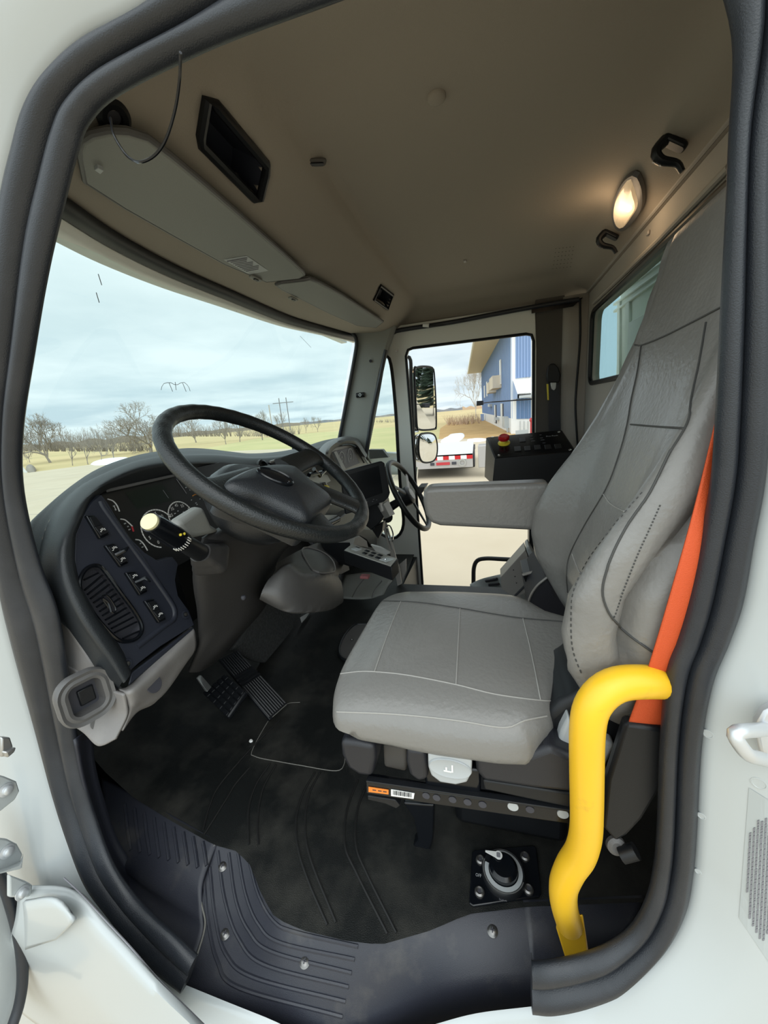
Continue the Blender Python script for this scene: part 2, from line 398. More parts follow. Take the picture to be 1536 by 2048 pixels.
# floor with its moulded mat lines
FE = sorted([(p.y, p.x) for p in [at(*q, z=0) for q in ((203, 1555), (300, 1606), (435, 1680), (480, 1692), (507, 1720), (528, 1775), (556, 1822), (610, 1846), (695, 1866), (765, 1874), (863, 1846), (937, 1814), (1060, 1799), (1290, 1790))]])
b = MB(); rws = []
for k in range(70):
    y = -.56+1.86*k/69; e0 = lin(FE, y)-.012; zf = lin([(.85, 0), (1.0, .01), (1.12, .06), (1.3, .22)], y)
    xe = 1.60 if y < .55 else 2.14; rws.append([V((e0+(xe-e0)*j/40, y, zf)) for j in range(41)])
b.loft(rws, closed=False, caps=False)
fl = b.bvh(); fo = struct(b.build('floor', 'floor_mat', smooth=60)); floor = fo
b = MB()
for ln in ([(500, 1535), (470, 1570), (452, 1600), (408, 1670)], [(560, 1440), (500, 1500), (440, 1570), (420, 1610), (406, 1660)], [(540, 1528), (512, 1570), (497, 1620), (498, 1690)], [(552, 1530), (525, 1580), (515, 1640), (517, 1690)],
 [(630, 1545), (605, 1590), (592, 1640), (597, 1700), (620, 1770), (655, 1850)], [(640, 1545), (618, 1590), (610, 1650), (622, 1720), (672, 1845)], [(716, 1560), (694, 1620), (690, 1690), (715, 1750), (775, 1868)], [(738, 1560), (715, 1620), (712, 1690), (735, 1750), (793, 1866)]):
    draw(b, fl, ln, .0030, 40, .0005)
b.build('mat_groove', 'floor_line', floor)
b = MB(); draw(b, fl, [(600, 1405), (575, 1408), (545, 1430), (505, 1500), (512, 1514), (560, 1524), (600, 1531), (670, 1542), (688, 1530), (690, 1500)], .0012, 60, .001)
b.build('heel_pad_edge', 'dirt_edge', floor)
b = MB(); b.box((.86, .30, -.42), (1.44, 2.2, .80)); b.box((1.85, .95, -.42), (.6, .8, .80)); b.box((1.84, .0, -.60), (.56, 1.1, .05)); b.build('underfloor', 'black_plastic', floor)
# firewall
b = MB(); b.box((1.07, 1.30, .33), (2.16, .04, .80)); struct(b.build('wall_front', 'black_plastic', bevel=.01))
# ---- ceiling
HPX = [(125, 391), (235, 467), (350, 530), (450, 575), (575, 630), (640, 650), (700, 667)]
HD = []
for q in HPX:
    zz_ = 1.468+.05*((q[0]-125)/575); HD.append(at(q[0], q[1], z=zz_))
HD = [V((.02, HD[0].y-.05, HD[0].z))]+HD+[V((2.12, .84, 1.52))]
def yh(x): return lin([(p.x, p.y) for p in HD], x)
def zh(x): return lin([(p.x, p.z) for p in HD], x)
def cz(x, z): # the roof turns down towards both doors
    cap = lin([(-.03, 1.43), (.03, 1.47), (.10, 1.55), (.22, 1.62), (.4, 1.66), (1.7, 1.66), (1.95, 1.645), (2.06, 1.60), (2.14, 1.545)], x)
    return min(z, cap) if z > cap else z
CX = [.03, .06, .10, .2, .35, .5, .7, .9, 1.1, 1.3, 1.5, 1.7, 1.85, 1.95, 2.03, 2.09, 2.14]
rows = []
for x in CX:
    t = min(max((x-.3)/.3, 0), 1)*min(max((1.95-x)/.25, 0), 1)   # the middle of the overhead console hangs lower
    yc = .60
    pr = [(-.525, 1.555), (-.50, 1.575), (-.44, 1.60), (-.38, 1.635), (-.30, 1.648), (-.1, 1.655), (.12, 1.655), (.32, 1.65), (.405, 1.64), (.44-.01*t, 1.615-.01*t), (.50, 1.575-.02*t), (.555, 1.542-.02*t), (.585, 1.524-.012*t), (.62, 1.512), (.66, 1.505)]
    pr = [(y, cz(x, z)) for y, z in pr]
    for s in (.25, .5, .75, 1.0, 1.03): pr.append((.66+(yh(x)-.66)*s, 1.503+(zh(x)-1.503)*s))
    rows.append([V((x, y, z)) for y, z in pr])
b = MB(); b.patch(rows, 90, 110)
def proj(p):
    q = Vector(p)-CAM; r_, d_, f_ = (Vector((_X[i], _Y[i], _Z[i])) for i in range(3)); w_ = q.dot(f_)
    return 768+F*q.dot(r_)/w_, 1024+F*q.dot(d_)/w_, w_
def inside(x, y, poly):
    c = False; n = len(poly)
    for i in range(n):
        (a, b_), (c_, d_) = poly[i], poly[i-1]
        if (b_ > y) != (d_ > y) and x < (c_-a)*(y-b_)/(d_-b_)+a: c = not c
    return c
POCK = [[(412, 196), (430, 208), (532, 328), (531, 345), (519, 396), (508, 396), (402, 288), (400, 270)], [(748, 598), (760, 570), (785, 590), (775, 618)]]
ceil_bvh = b.bvh()
b.f = [f for f in b.f if not any(inside(*proj(sum((b.v[i] for i in f), Vector())/len(f))[:2], pk) for pk in POCK)]
ceiling = struct(b.build('ceiling', 'headliner', smooth=60, solid=.02, off=1))
# outer roof that closes the cab above the headliner
b = MB(); b.box((1.06, .2, 1.80), (2.3, 1.6, .04)); b.box((1.06, .98, 1.66), (2.3, .04, .30)); b.box((.03, .2, 1.74), (.03, 1.6, .16)); struct(b.build('wall_roof', 'white_paint'))
# header band, windscreen
b = MB()
top = cr([p+V((0, 0, .004)) for p in HD], 60); bot = cr([p+V((0, .030, -.022)) for p in HD], 60)
b.loft([top, bot], closed=False, caps=False); struct(b.build('trim_2', 'black_plastic', solid=.012))
b = MB()
hi = cr([p+V((0, .030, -.022)) for p in HD], 60); lo = cr([p+V((0, .085-.04*min(p.x/2, 1), -.046+.022*min(p.x/1.9, 1))) for p in HD], 60)
b.loft([hi, lo], closed=False, caps=False); struct(b.build('trim_3', 'frame_white', solid=.01))
WB = [V((x, 1.04+.24*math.sin(math.pi*min(max((x+.1)/2.25, 0), 1)), .80)) for x in (-.06, .2, .5, .8, 1.1, 1.4, 1.7, 1.95, 2.08)]
b = MB(); tp = [V((p.x, p.y+.05, p.z-.03)) for p in cr(HD, 9)]
b.patch([tp, [a.lerp(c, .5)+V((0, .01, .01)) for a, c in zip(tp, WB)], WB], 30, 10)
ws_bvh = b.bvh(); win = struct(b.build('window_1', 'windshield_glass', smooth=80), 'wide curved windscreen with a smear and scratches on the glass', 'window')
b = MB()
for ln in ([(196, 548), (203, 570)], [(192, 585), (198, 605)], [(468, 617), (478, 618)], [(473, 612), (473, 623)], [(600, 672), (622, 695)], [(322, 780), (326, 768), (340, 765), (352, 770), (366, 764), (376, 772), (380, 782)], [(338, 766), (345, 783)], [(350, 764), (352, 780)], [(365, 766), (372, 783)]):
    draw(b, ws_bvh, ln, .0009, 12, .0006, k=4)
b.build('smear', 'ink_grey', win)
# ---- back wall with its window
b = MB(); fr = Fr((1.22, -.525, 1.255), (-1, 0, 0), (0, 0, 1))
hole = rrect(fr, 1.49, .355, .05)
b.plate([V((x, -.525, z)) for x, z in ((-.02, -.1), (-.02, 1.57), (2.18, 1.57), (2.18, -.1))], [hole], (0, -.04, 0))
back = struct(b.build('wall_rear', 'rear_trim', smooth=30))
b = MB(); b.tube(rrect(fr.sh(0, 0, .004), 1.50, .365, .05), .012, 8, closed=True); struct(b.build('window_4', 'black_plastic'), 'black rubber framed cab rear window behind the driver seat', 'window')
b = MB(); b.box((1.22, -.545, 1.255), (1.52, .004, .38)); b.build('pane', 'rear_glass', bpy.data.objects['window_4'])
b = MB()
b.tube([V((2.13, -.516, 1.565)), V((1.4, -.516, 1.565)), V((.0, -.516, 1.565))], .006, 6)
b.tube([at(1187, 606, y=-.516), at(1320, 478, y=-.516), at(1400, 395, y=-.516), at(1460, 332, y=-.516)], .009, 8)
b.build('seam', 'rear_trim', back)
b = MB()
for px, py in ((1217, 575), (1296, 466), (1207, 810), (1172, 552)):
    c = at(px, py, y=-.521); b.box(c, (.02, .008, .014))
b.build('trim_clip', 'bracket_grey', back, bevel=.003)
# ---- far side of the cab: glazed door, pillars
XF = 2.10
def far(*pts): return [at(a, c, x=XF) for a, c in pts]
main = far((812, 712), (816, 700), (826, 696), (1052, 668), (1063, 670), (1067, 682))+[V((XF, -.243, -.25)), V((XF, -.235, -.28)), V((XF, .52, -.28))]+far((845, 1165), (826, 900))
main = main[:9]+[at(845, 1165, x=XF), at(829, 930, x=XF)]
vent = far((771, 709), (782, 731), (791, 819), (797, 921), (803, 1001), (807, 1045), (800, 1068), (784, 1077), (758, 1065), (735, 1040), (722, 960), (733, 898), (748, 810), (762, 730))
b = MB(); b.plate(far((770, 655), (1070, 610))+[V((XF, -.256, 1.3)), V((XF, -.256, -.60)), V((XF, 1.1, -.60)), V((XF, 1.1, .85)), at(715, 860, x=XF), at(740, 760, x=XF)], [main, vent], (.05, 0, 0))
door = struct(b.build('door_1', 'frame_white', smooth=30, bevel=.004), 'white framed far side cab door glazed almost full height', 'door')
b = MB(); b.tube(main, .009, 8, closed=True); b.build('window_rubber', 'black_plastic', door)
b = MB(); b.tube(cr(vent, 70, True), .011, 8, closed=True); b.build('vent_rubber', 'black_plastic', door)
b = MB(); b.add(main, [tuple(range(len(main)))]); b.build('window_2', 'side_glass', door, smooth=0)
b = MB(); b.add([p+V((.01, 0, 0)) for p in vent], [tuple(range(len(vent)))]); b.build('window_3', 'rear_glass', door, smooth=0)
b = MB(); b.cyl(at(793, 702, x=XF-.015), at(793, 702, x=XF), .008); b.build('button', 'screw_metal', door)
# seal that runs round the far door opening
b = MB(); sp = [at(*q, x=2.07) for q in ((722, 960), (738, 880), (755, 790), (768, 715), (776, 680), (788, 664), (820, 657), (900, 645), (1000, 626), (1100, 608), (1158, 599))]
b.tube(cr(sp, 60), .013, 10); struct(b.build('trim_4', 'rubber_seal'))
b = MB(); b.hexa([at(1063, 612, x=2.07), at(1166, 595, x=2.07), at(1146, 613, x=2.07), at(1063, 627, x=2.07)], [at(1063, 612, x=2.1), at(1166, 595, x=2.1), at(1146, 613, x=2.1), at(1063, 627, x=2.1)])
struct(b.build('trim_5', 'gloss_black'))
b = MB(); b.tube([at(846, 650, x=2.05), at(858, 651, x=2.05)], .011, 8); b.build('latch_end', 'label_white', bpy.data.objects['trim_4'])
b = MB(); b.tube([at(858, 652, x=2.05), at(892, 650, x=2.05)], [.006, .001], 6); b.build('cord_tail', 'black_plastic', bpy.data.objects['trim_4'])
# dark belt pillar and the lighter trim beside it
b = MB(); b.box((XF+.03, -.326, .56), (.05, .155, 2.1)); bp_ = struct(b.build('wall_right', 'headliner_dark', bevel=.004))
b = MB(); b.patch([[V((XF+.005, -.395, z)), V((XF-.01, -.42, z)), V((XF-.015, -.47, z)), V((XF-.015, -.53, z))] for z in (-.1, .5, 1.0, 1.56)], 12, 10)
b.build('pillar_trim', 'rear_trim', bp_, solid=.01)
b = MB(); b.tube(cr([at(*q, x=2.07) for q in ((1160, 598), (1160, 680), (1153, 770), (1151, 820), (1156, 900))], 24), .006, 8); b.build('trim_cord', 'black_plastic', bp_)
# front pillar between windscreen and vent window
b = MB(); pp = [(703, 652), (790, 648), (775, 690), (760, 745), (745, 830), (733, 900), (722, 960), (655, 960), (676, 888), (697, 780), (711, 700), (712, 678)]
b.prism([at(*q, x=2.0) for q in pp], (.07, 0, 0)); pil = struct(b.build('wall_pillar', 'visor_vinyl', smooth=30, bevel=.012, seg=3))
b = MB(); b.tube(cr([at(*q, x=1.985) for q in ((640, 642), (690, 657), (707, 668), (713, 685), (709, 715), (697, 780), (676, 888), (664, 930))], 50), .012, 8); b.build('pillar_seal', 'rubber_seal', pil)
b = MB(); b.tube(cr([at(*q, x=2.0) for q in ((772, 700), (757, 770), (744, 830), (735, 890), (730, 930))], 30), .014, 8); b.build('pillar_edge', 'rubber_seal', pil)
b = MB(); b.cyl(at(741, 722, x=1.998), at(741, 722, x=1.99), .009); b.build('hole', 'ink', pil)
b = MB(); c = at(722, 790, x=1.995); b.tube([c+V((0, .03, 0)), c+V((0, -.022, 0))], .016, 12); b.build('switch_pad', 'black_plastic', pil)
b = MB(); b.cyl(c+V((-.012, 0, 0)), c+V((-.022, 0, 0)), .010); b.build('switch_ring', 'chrome', pil)
b = MB(); b.cyl(c+V((-.02, 0, 0)), c+V((-.0235, 0, 0)), .006); b.build('switch_centre', 'ink', pil)
# ---- step plate in the door sill
def A(px, py, z): return at(px, py, z=z)
b = MB()
r0 = [A(435, 1680, 0), A(480, 1692, 0), (A(507, 1720, 0)), A(528, 1775, 0), A(556, 1822, 0), A(610, 1846, 0), A(695, 1866, 0), A(765, 1874, 0), A(863, 1846, 0), A(937, 1814, 0), A(1060, 1799, 0)]
r3 = [A(372, 1962, -.10), A(420, 1985, -.105), A(480, 2003, -.108), A(560, 2024, -.11), A(640, 2042, -.11), A(700, 2040, -.105), A(760, 2020, -.095), A(863, 1982, -.075), A(937, 1968, -.062), A(1000, 1962, -.055), A(1064, 1961, -.05)]
q0 = cr(r0, 40); q3 = cr(r3, 40)
left = cr([A(435, 1680, 0), A(404, 1735, -.03), A(401, 1800, -.05), A(409, 1850, -.07), A(390, 1920, -.09), A(372, 1962, -.10)], 12)
rows = []
for j in range(12):
    t = j/11; zt = t
    r_ = [a.lerp(c, t)+V((0, 0, .008*math.sin(math.pi*t))) for a, c in zip(q0, q3)]
    dlt = left[j]-r_[0]
    r_ = [p+dlt*max(0, 1-k/12)**1.5 for k, p in enumerate(r_)]
    rows.append(r_)
lip = [p+V((-.010, 0, -.02)) for p in q3]; lip2 = [p+V((-.012, 0, -.075)) for p in q3]
b.loft(rows+[lip, lip2], closed=False, caps=False)
sp_b = b.bvh(); plate_ = thing('step_plate', 'dark plastic step plate with curved ribs and screws in the door sill', 'step plate', A(700, 1940, -.06))
b.build('tread', 'sill_plastic', plate_, smooth=50)
for ln in ([(497, 1716), (517, 1790), (548, 1843), (590, 1864), (716, 1893)], [(476, 1706), (492, 1790), (518, 1850), (562, 1886), (709, 1919)], [(458, 1706), (472, 1800), (498, 1862), (545, 1904), (703, 1946)], [(436, 1702), (450, 1800), (478, 1878), (530, 1930), (697, 1974)], [(420, 1735), (430, 1830), (452, 1908), (508, 1955), (691, 2003)], [(408, 1755), (416, 1840), (435, 1922), (478, 1975), (685, 2033)]):
    b = MB(); draw(b, sp_b, ln, .0042, 60, -.0010, 8); b.build('rib', 'sill_plastic', plate_)
def screw(px, py, bv, parent, r=.0085, nm='screw', mt='screw_metal'):
    c = hit(bv, px, py, 0)
    if c is None: return
    f = Fr(c, (1, 0, 0), n=(CAM-c).normalized()*.25+V((-.15, 0, 1)))
    b1 = MB(); b1.lathe([(r*1.25, 0), (r*1.25, .0015), (r, .003), (r*.75, .005), (0.0005, .006)], f, 20); o1 = b1.build(nm, mt, parent)
    b2 = MB(); b2.box(f.p(0, 0, .0062), (r*1.0, r*.22, .0012), f); b2.box(f.p(0, 0, .0062), (r*.22, r*1.0, .0012), f); b2.build('slot', 'ink', o1)
for q in ((446, 1733), (451, 1868), (610, 1924), (985, 1862)): screw(*q, sp_b, plate_)
b = MB(); draw(b, sp_b, [(433, 1685), (406, 1737), (403, 1800), (411, 1850), (392, 1918), (374, 1960)], .002, 40, .0015); b.build('worn_edge', 'dirt_edge', plate_)
# right hand end of the sill beside the grab handle
b = MB()
b.patch([[A(1046, 1800, .001), A(1150, 1796, .001), A(1290, 1790, .001)], [A(1056, 1870, -.015), A(1160, 1860, -.015), A(1262, 1850, -.010)], [A(1063, 1938, -.045), A(1130, 1932, -.045), A(1200, 1905, -.035)], [A(1066, 1990, -.08), A(1130, 1985, -.08), A(1215, 1960, -.06)]], 20, 16)
sc_b = b.bvh(); corner = tag(b.build('sill_corner_cover', 'sill_plastic', smooth=60, solid=.01), 'plain dark plastic sill cover under the foot of the yellow grab handle', 'sill cover')
# left kick panel with upright ribs
b = MB()
b.patch([[A(203, 1555, .005), A(300, 1606, .003), A(435, 1682, .0)], [A(208, 1640, -.03), A(300, 1690, -.03), A(404, 1765, -.03)], [A(215, 1705, -.065), A(300, 1770, -.065), A(404, 1830, -.06)], [A(222, 1725, -.085), A(310, 1800, -.085), A(404, 1868, -.075)], [A(226, 1740, -.09), A(296, 1850, -.095), A(378, 1945, -.10)], [A(200, 1720, -.10), A(278, 1850, -.105), A(372, 1962, -.11)]], 30, 30)
kb = b.bvh(); kick = thing('footwell_panel', 'dark plastic footwell panel with a row of upright ribs left of the step plate', 'panel', A(300, 1780, -.09))
b.build('panel', 'sill_plastic', kick, smooth=60, solid=.008)
for k in range(9):
    x0 = 250+19.5*k; y0 = 1608+9.5*k; x1 = x0+12-.4*k; y1 = y0+92-4.5*k
    b = MB(); draw(b, kb, [(x0, y0), (x0+5, (y0+y1)/2), (x1, y1)], .0042, 14, .0006, 8); b.build('rib', 'sill_plastic', kick)
# the strip that follows the front edge of the opening
b = MB()
b.patch([[at(*q, x=x_) for q in pts] for x_, pts in ((.03, [(180, 1466), (190, 1540), (211, 1615), (230, 1668), (268, 1735)]), (.01, [(165, 1467), (172, 1540), (196, 1630), (222, 1700), (262, 1765)]), (-.02, [(146, 1480), (164, 1568), (192, 1662), (219, 1732), (262, 1795)]))], 24, 8)
struct(b.build('trim_6', 'sill_plastic', smooth=60, solid=.006))
# ================================================================ ROOF FITTINGS
for k, pk in enumerate(POCK):
    rim = [hit(ceil_bvh, *q, .002) for q in pk]
    c = sum(rim, Vector())/len(rim); t = thing('storage_pocket', ['large recessed black framed pocket in the roof console above the driver', 'small black framed pocket at the far end of the roof console'][k], 'pocket', c, 'roof console pockets')
    b = MB(); b.tube(rim, .010 if k == 0 else .007, 8, closed=True); b.build('pocket_frame', 'black_plastic', t)
    dp = Vector((0, .075, .05)) if k == 0 else Vector((0, .05, .03))
    b = MB(); b.loft([rim, [p.lerp(c, .06)+dp for p in rim]], caps=False); b.f.append(tuple(range(len(rim), 2*len(rim)))); b.build('pocket_liner', 'navy_plastic', t)
b = MB(); c = hit(ceil_bvh, 873, 192, 0); f = Fr(c, (1, 0, 0), (0, -1, 0)); b.lathe([(.020, 0), (.020, .004), (.017, .008), (.010, .010), (.0005, .0105)], f, 24)
tag(b.build('trim_button', 'headliner'), 'round headliner fastener button in the middle of the roof', 'fastener')
c = hit(ceil_bvh, 630, 322, 0); f = Fr(c, hit(ceil_bvh, 652, 315, 0)-c, n=(0, -.25, -1))
t = thing('roof_clip', 'small oblong dark clip on the roof just behind the console', 'clip', c)
b = MB(); b.prism(rrect(f, .058, .022, .008), f.n*.006); b.build('clip_body', 'headliner_dark', t, bevel=.002)
b = MB(); b.prism(rrect(f, .040, .009, .003, .006), f.n*.003); b.build('clip_slot', 'black_plastic', t)
b = MB(); c = hit(ceil_bvh, 930, 521, 0); b.box(c, (.03, .014, .012)); tag(b.build('roof_peg', 'bracket_grey', bevel=.003), 'tiny plastic peg in the roof towards the far door', 'peg')
# roof grommet with thin aerial wire
c = hit(ceil_bvh, 226, 232, .001); nrm = (CAM-c).normalized(); f = Fr(c, (1, 0, 0), n=Vector((-.2, -.6, -.8)))
t = thing('roof_grommet', 'round rubber grommet above the sun visor where a thin wire comes out', 'grommet', c)
b = MB(); b.lathe([(.026, -.004), (.026, .004), (.020, .010), (.012, .008), (.010, -.004)], f, 28); b.build('ring', 'black_plastic', t)
b = MB(); b.lathe([(.011, .0), (.011, .001), (.0005, .0012)], f, 20); b.build('hole', 'ink', t)
b = MB(); wp = [(221, 236), (227, 268), (245, 300), (262, 318), (282, 324), (310, 310), (332, 278), (350, 220), (359, 160), (361, 105)]
b.tube(cr([at(*q, y=.47-.02*k) for k, q in enumerate(wp)], 60), .0016, 6); tag(b.build('aerial_wire', 'gloss_black'), 'thin black wire looping down from the roof grommet', 'wire')
# sun visors
def vz(px, py): return at(px, py, pl=((0, .56, 1.487), (0, .10, 1)))
def visor(px, label, lab, clips, group):
    pts = [vz(*q) for q in px]; c = sum(pts, Vector())/len(pts); t = thing('sun_visor', label, 'sun visor', c, group)
    b = MB(); b.prism(pts, (0, 0, .016)); b.build('visor_panel', 'visor_vinyl', t, bevel=.005, seg=3)
    b = MB(); b.tube([p+V((0, 0, .006)) for p in pts], .006, 8, closed=True); b.build('piping', 'mid_grey_plastic', t)
    return t
v1 = visor([(172, 368), (163, 320), (162, 303), (167, 288), (186, 276), (218, 269), (257, 271), (296, 283), (340, 316), (400, 365), (480, 434), (560, 504), (606, 545), (608, 552), (598, 558), (533, 565), (450, 530), (340, 469), (250, 418)],
    'long grey driver side sun visor folded against the roof, with paper label', None, None, None)
vf = Fr(vz(492, 530), vz(537, 541)-vz(492, 510), n=(0, -.1, -1))
b = MB(); q = [vz(a, c_)+V((0, 0, -.0006)) for a, c_ in ((447, 519), (493, 511), (537, 541), (499, 549))]; b.add(q, [(0, 1, 2, 3)]); b.build('paper_label', 'light_grey', v1, smooth=0)
b = MB()
for k in range(9):
    t0 = .1+.085*k; a_ = q[0].lerp(q[3], t0); c_ = q[1].lerp(q[2], t0); p0 = a_.lerp(c_, .08 if k else .03); p1 = a_.lerp(c_, .92-.1*(k % 3)); b.tube([p0+V((0, 0, -.0005)), p1+V((0, 0, -.0005))], .0009 if k else .0016, 4)
b.build('label_lines', 'ink_grey', v1)
v2 = visor([(553, 572), (562, 568), (606, 563), (620, 560), (636, 566), (680, 590), (730, 622), (766, 645), (752, 656), (715, 652), (660, 628), (600, 598), (565, 581)], 'grey passenger side sun visor folded against the roof beyond the driver visor', None, None, None)
for px, py, v_ in ((511, 555, v1), (586, 596, v2)):
    c = vz(px, py); f = Fr(c, vz(px+14, py+7)-c, n=(0, -.1, -1))
    b = MB(); b.prism(rrect(f, .055, .018, .006), f.n*.006); o = b.build('clip_plate', 'visor_vinyl', v_, bevel=.002)
    b = MB(); b.prism(rrect(f, .022, .008, .003, .006), f.n*.003); b.build('clip', 'black_plastic', o)
# visor arm with round pivot
c = at(183, 346, z=1.50); t = thing('visor_mount', 'black visor pivot mount with curved clear edge at the near end of the visor', 'bracket', c)
f = Fr(c, (1, 0, 0), n=(-.2, -.3, -1)); b = MB(); b.lathe([(.024, -.004), (.024, .006), (.017, .012), (.010, .006), (.0005, .005)], f, 28); b.build('pivot', 'gloss_black', t)
b = MB(); b.prism([at(*q, z=1.478) for q in ((172, 358), (196, 340), (208, 358), (186, 372))], (0, 0, .01)); b.build('arm', 'black_plastic', t, bevel=.002)
b = MB(); b.prism([at(*q, z=1.470) for q in ((189, 341), (196, 336), (208, 342), (201, 349))], (0, 0, .008)); b.build('tip', 'light_grey', t, bevel=.001)
# coat hooks and dome lamp on the rear slope of the roof
def hook(px, py, s, label):
    c = hit(ceil_bvh, px, py, 0); t = thing('coat_hook', label, 'coat hook', c, 'coat hooks on the roof')
    f = Fr(c, (1, 0, 0), n=(0, .55, -.83))
    b = MB(); b.prism(rrect(f, .028*s, .055*s, .010*s), f.n*.012*s); b.build('hook_base', 'black_plastic', t, bevel=.004)
    b = MB(); b.tube(cr([f.p(0, -.02*s, .008*s), f.p(0, -.024*s, .030*s), f.p(0, -.005*s, .040*s), f.p(0, .028*s, .034*s), f.p(0, .048*s, .042*s)], 16), [.0145*s-.0005*k*s for k in range(16)], 10, flat=.8); b.build('hook_arm', 'black_plastic', t)
    b = MB()
    for dz in (-.012, .004): b.cyl(f.p(0, dz*s-.004, .046*s), f.p(0, dz*s-.004, .049*s), .003*s)
    b.build('screw', 'screw_metal', t)
hook(1352, 280, 1.15, 'black coat hook on the roof nearer the camera')
hook(1223, 466, 1.15, 'black coat hook on the roof beyond the dome lamp')
lp = [(1272, 337), (1284, 345), (1292, 375), (1288, 412), (1262, 448), (1245, 456), (1233, 447), (1228, 420), (1234, 385), (1252, 352)]
L3 = [hit(ceil_bvh, *q, .004) for q in lp]; c = sum(L3, Vector())/len(L3)
t = thing('dome_lamp', 'lit dome lamp with warm glowing lens on the rear of the roof', 'lamp', c)
dn = Vector((-.15, .55, -.8)).normalized()
b = MB(); b.loft([[p for p in cr(L3, 40, True)], [p.lerp(c, .04)+dn*.012 for p in cr(L3, 40, True)], [p.lerp(c, .16)+dn*.014 for p in cr(L3, 40, True)]]); b.build('lamp_housing', 'mid_grey_plastic', t)
q3 = [hit(ceil_bvh, *q, .004) for q in ((1270, 345), (1277, 372), (1282, 400), (1268, 425), (1250, 447), (1239, 443), (1233, 420), (1238, 388), (1254, 358))]; c3 = sum(q3, Vector())/len(q3)
b = MB(); r_ = cr(q3, 36, True); b.loft([[p+dn*.012 for p in r_], [p.lerp(c3, .12)+dn*.020 for p in r_], [p.lerp(c3, .6)+dn*.024 for p in r_]]); b.build('lens', 'lamp_lens', t)
b = MB(); cb = hit(ceil_bvh, 1268, 400, .004)+dn*.022; b.ball(cb, (.012, .009, .009), 14); b.build('bulb', 'bulb_glow', t)
ld = bpy.data.lights.new('dome_light', 'POINT'); ld.energy = 0.5; ld.color = (1.0, .70, .42); ld.shadow_soft_size = .05
lo_ = bpy.data.objects.new('dome_light', ld); col.objects.link(lo_); lo_.parent = t; lo_.location = dn*.06
b = MB()
for k in range(36):
    c = hit(ceil_bvh, 1112+(k % 6)*7+(k//6)*-1.2, 497+(k//6)*8-(k % 6)*.8, .0005)
    if c: b.cyl(c, c+V((0, 0, -.001)), .0022, n=6)
b.build('speaker_hole', 'headliner_dark', ceiling)
# ================================================================ DASHBOARD
def PP(px, py, d=0.0): return at(px, py, pl=((0, .80+d, .5), (0, -1, .25)))
dash = thing('dashboard', 'dark wraparound dashboard with instrument hood above the steering column', 'dashboard', (0.6, .95, .5))
cols_ = [((236, 1378), (248, 1366), (262, 1340)), ((208, 1361), (226, 1327), (245, 1300)), ((177, 1314), (203, 1295), (222, 1266)), ((138, 1259), (168, 1245), (190, 1222)), ((103, 1209), (140, 1190), (162, 1170)), ((83, 1162), (124, 1140), (150, 1120)),
 ((78, 1110), (122, 1090), (152, 1070)), ((95, 1048), (136, 1050), (166, 1035)), ((125, 1003), (158, 1012), (184, 1005)), ((165, 968), (190, 978), (212, 982)), ((220, 942), (235, 952), (262, 970)), ((277, 922), (287, 933), (315, 958)), ((340, 912), (346, 925), (370, 947)),
 ((423, 908), (430, 925), (440, 940)), ((500, 914), (505, 930), (510, 945)), ((560, 911), (560, 926), (565, 940)), ((606, 901), (608, 918), (610, 932)), ((655, 888), (655, 905), (655, 920)), ((720, 880), (720, 895), (720, 910))]
do = [.03, .04, .05, .06, .07, .08, .10, .12, .13, .13, .12, .11, .11, .13, .15, .16, .17, .18, .18]
dr = [-.02, -.02, -.02, -.015, -.01, -.01, -.01, 0, 0, 0, 0, 0, .01, .05, .09, .11, .12, .13, .13]
di = [.0]*8+[.02, .035, .04, .04, .05, .10, .13, .14, .15, .15, .15]
ro = [PP(*c[0], d) for c, d in zip(cols_, do)]; rr_ = [PP(*c[1], d) for c, d in zip(cols_, dr)]; ri = [PP(*c[2], d) for c, d in zip(cols_, di)]
rm = [a.lerp(c, .5)+V((0, -.006, .010)) for a, c in zip(ro, rr_)]; rn = [a.lerp(c, .5)+V((0, -.008, .004)) for a, c in zip(rr_, ri)]
b = MB(); b.patch([ro, rm, rr_, rn, ri], 120, 28); b.build('hood_rim', 'dash_top', dash, smooth=70)
so = [(60, 1200), (52, 1130), (47, 1075), (60, 1045), (81, 1024), (130, 983), (182, 947), (228, 927), (277, 912), (325, 904), (374, 898), (423, 901), (472, 907), (500, 909), (555, 905), (606, 895), (655, 880), (720, 870)]
do2 = [.10, .12, .15, .17, .19, .21, .22, .23, .24, .25, .26, .26, .26, .26, .26, .26, .26, .26]
rs = [PP(*q, d) for q, d in zip(so, do2)]
rback = [p+V((0, .06, -.06)) for p in rs]
b = MB(); b.patch([rback, rs, [a.lerp(c, .5)+V((0, 0, .006)) for a, c in zip(cr(rs, 19), cr(ro[3:], 19))], ro[3:]], 110, 22); b.build('dash_top_pad', 'dash_top', dash, smooth=70)
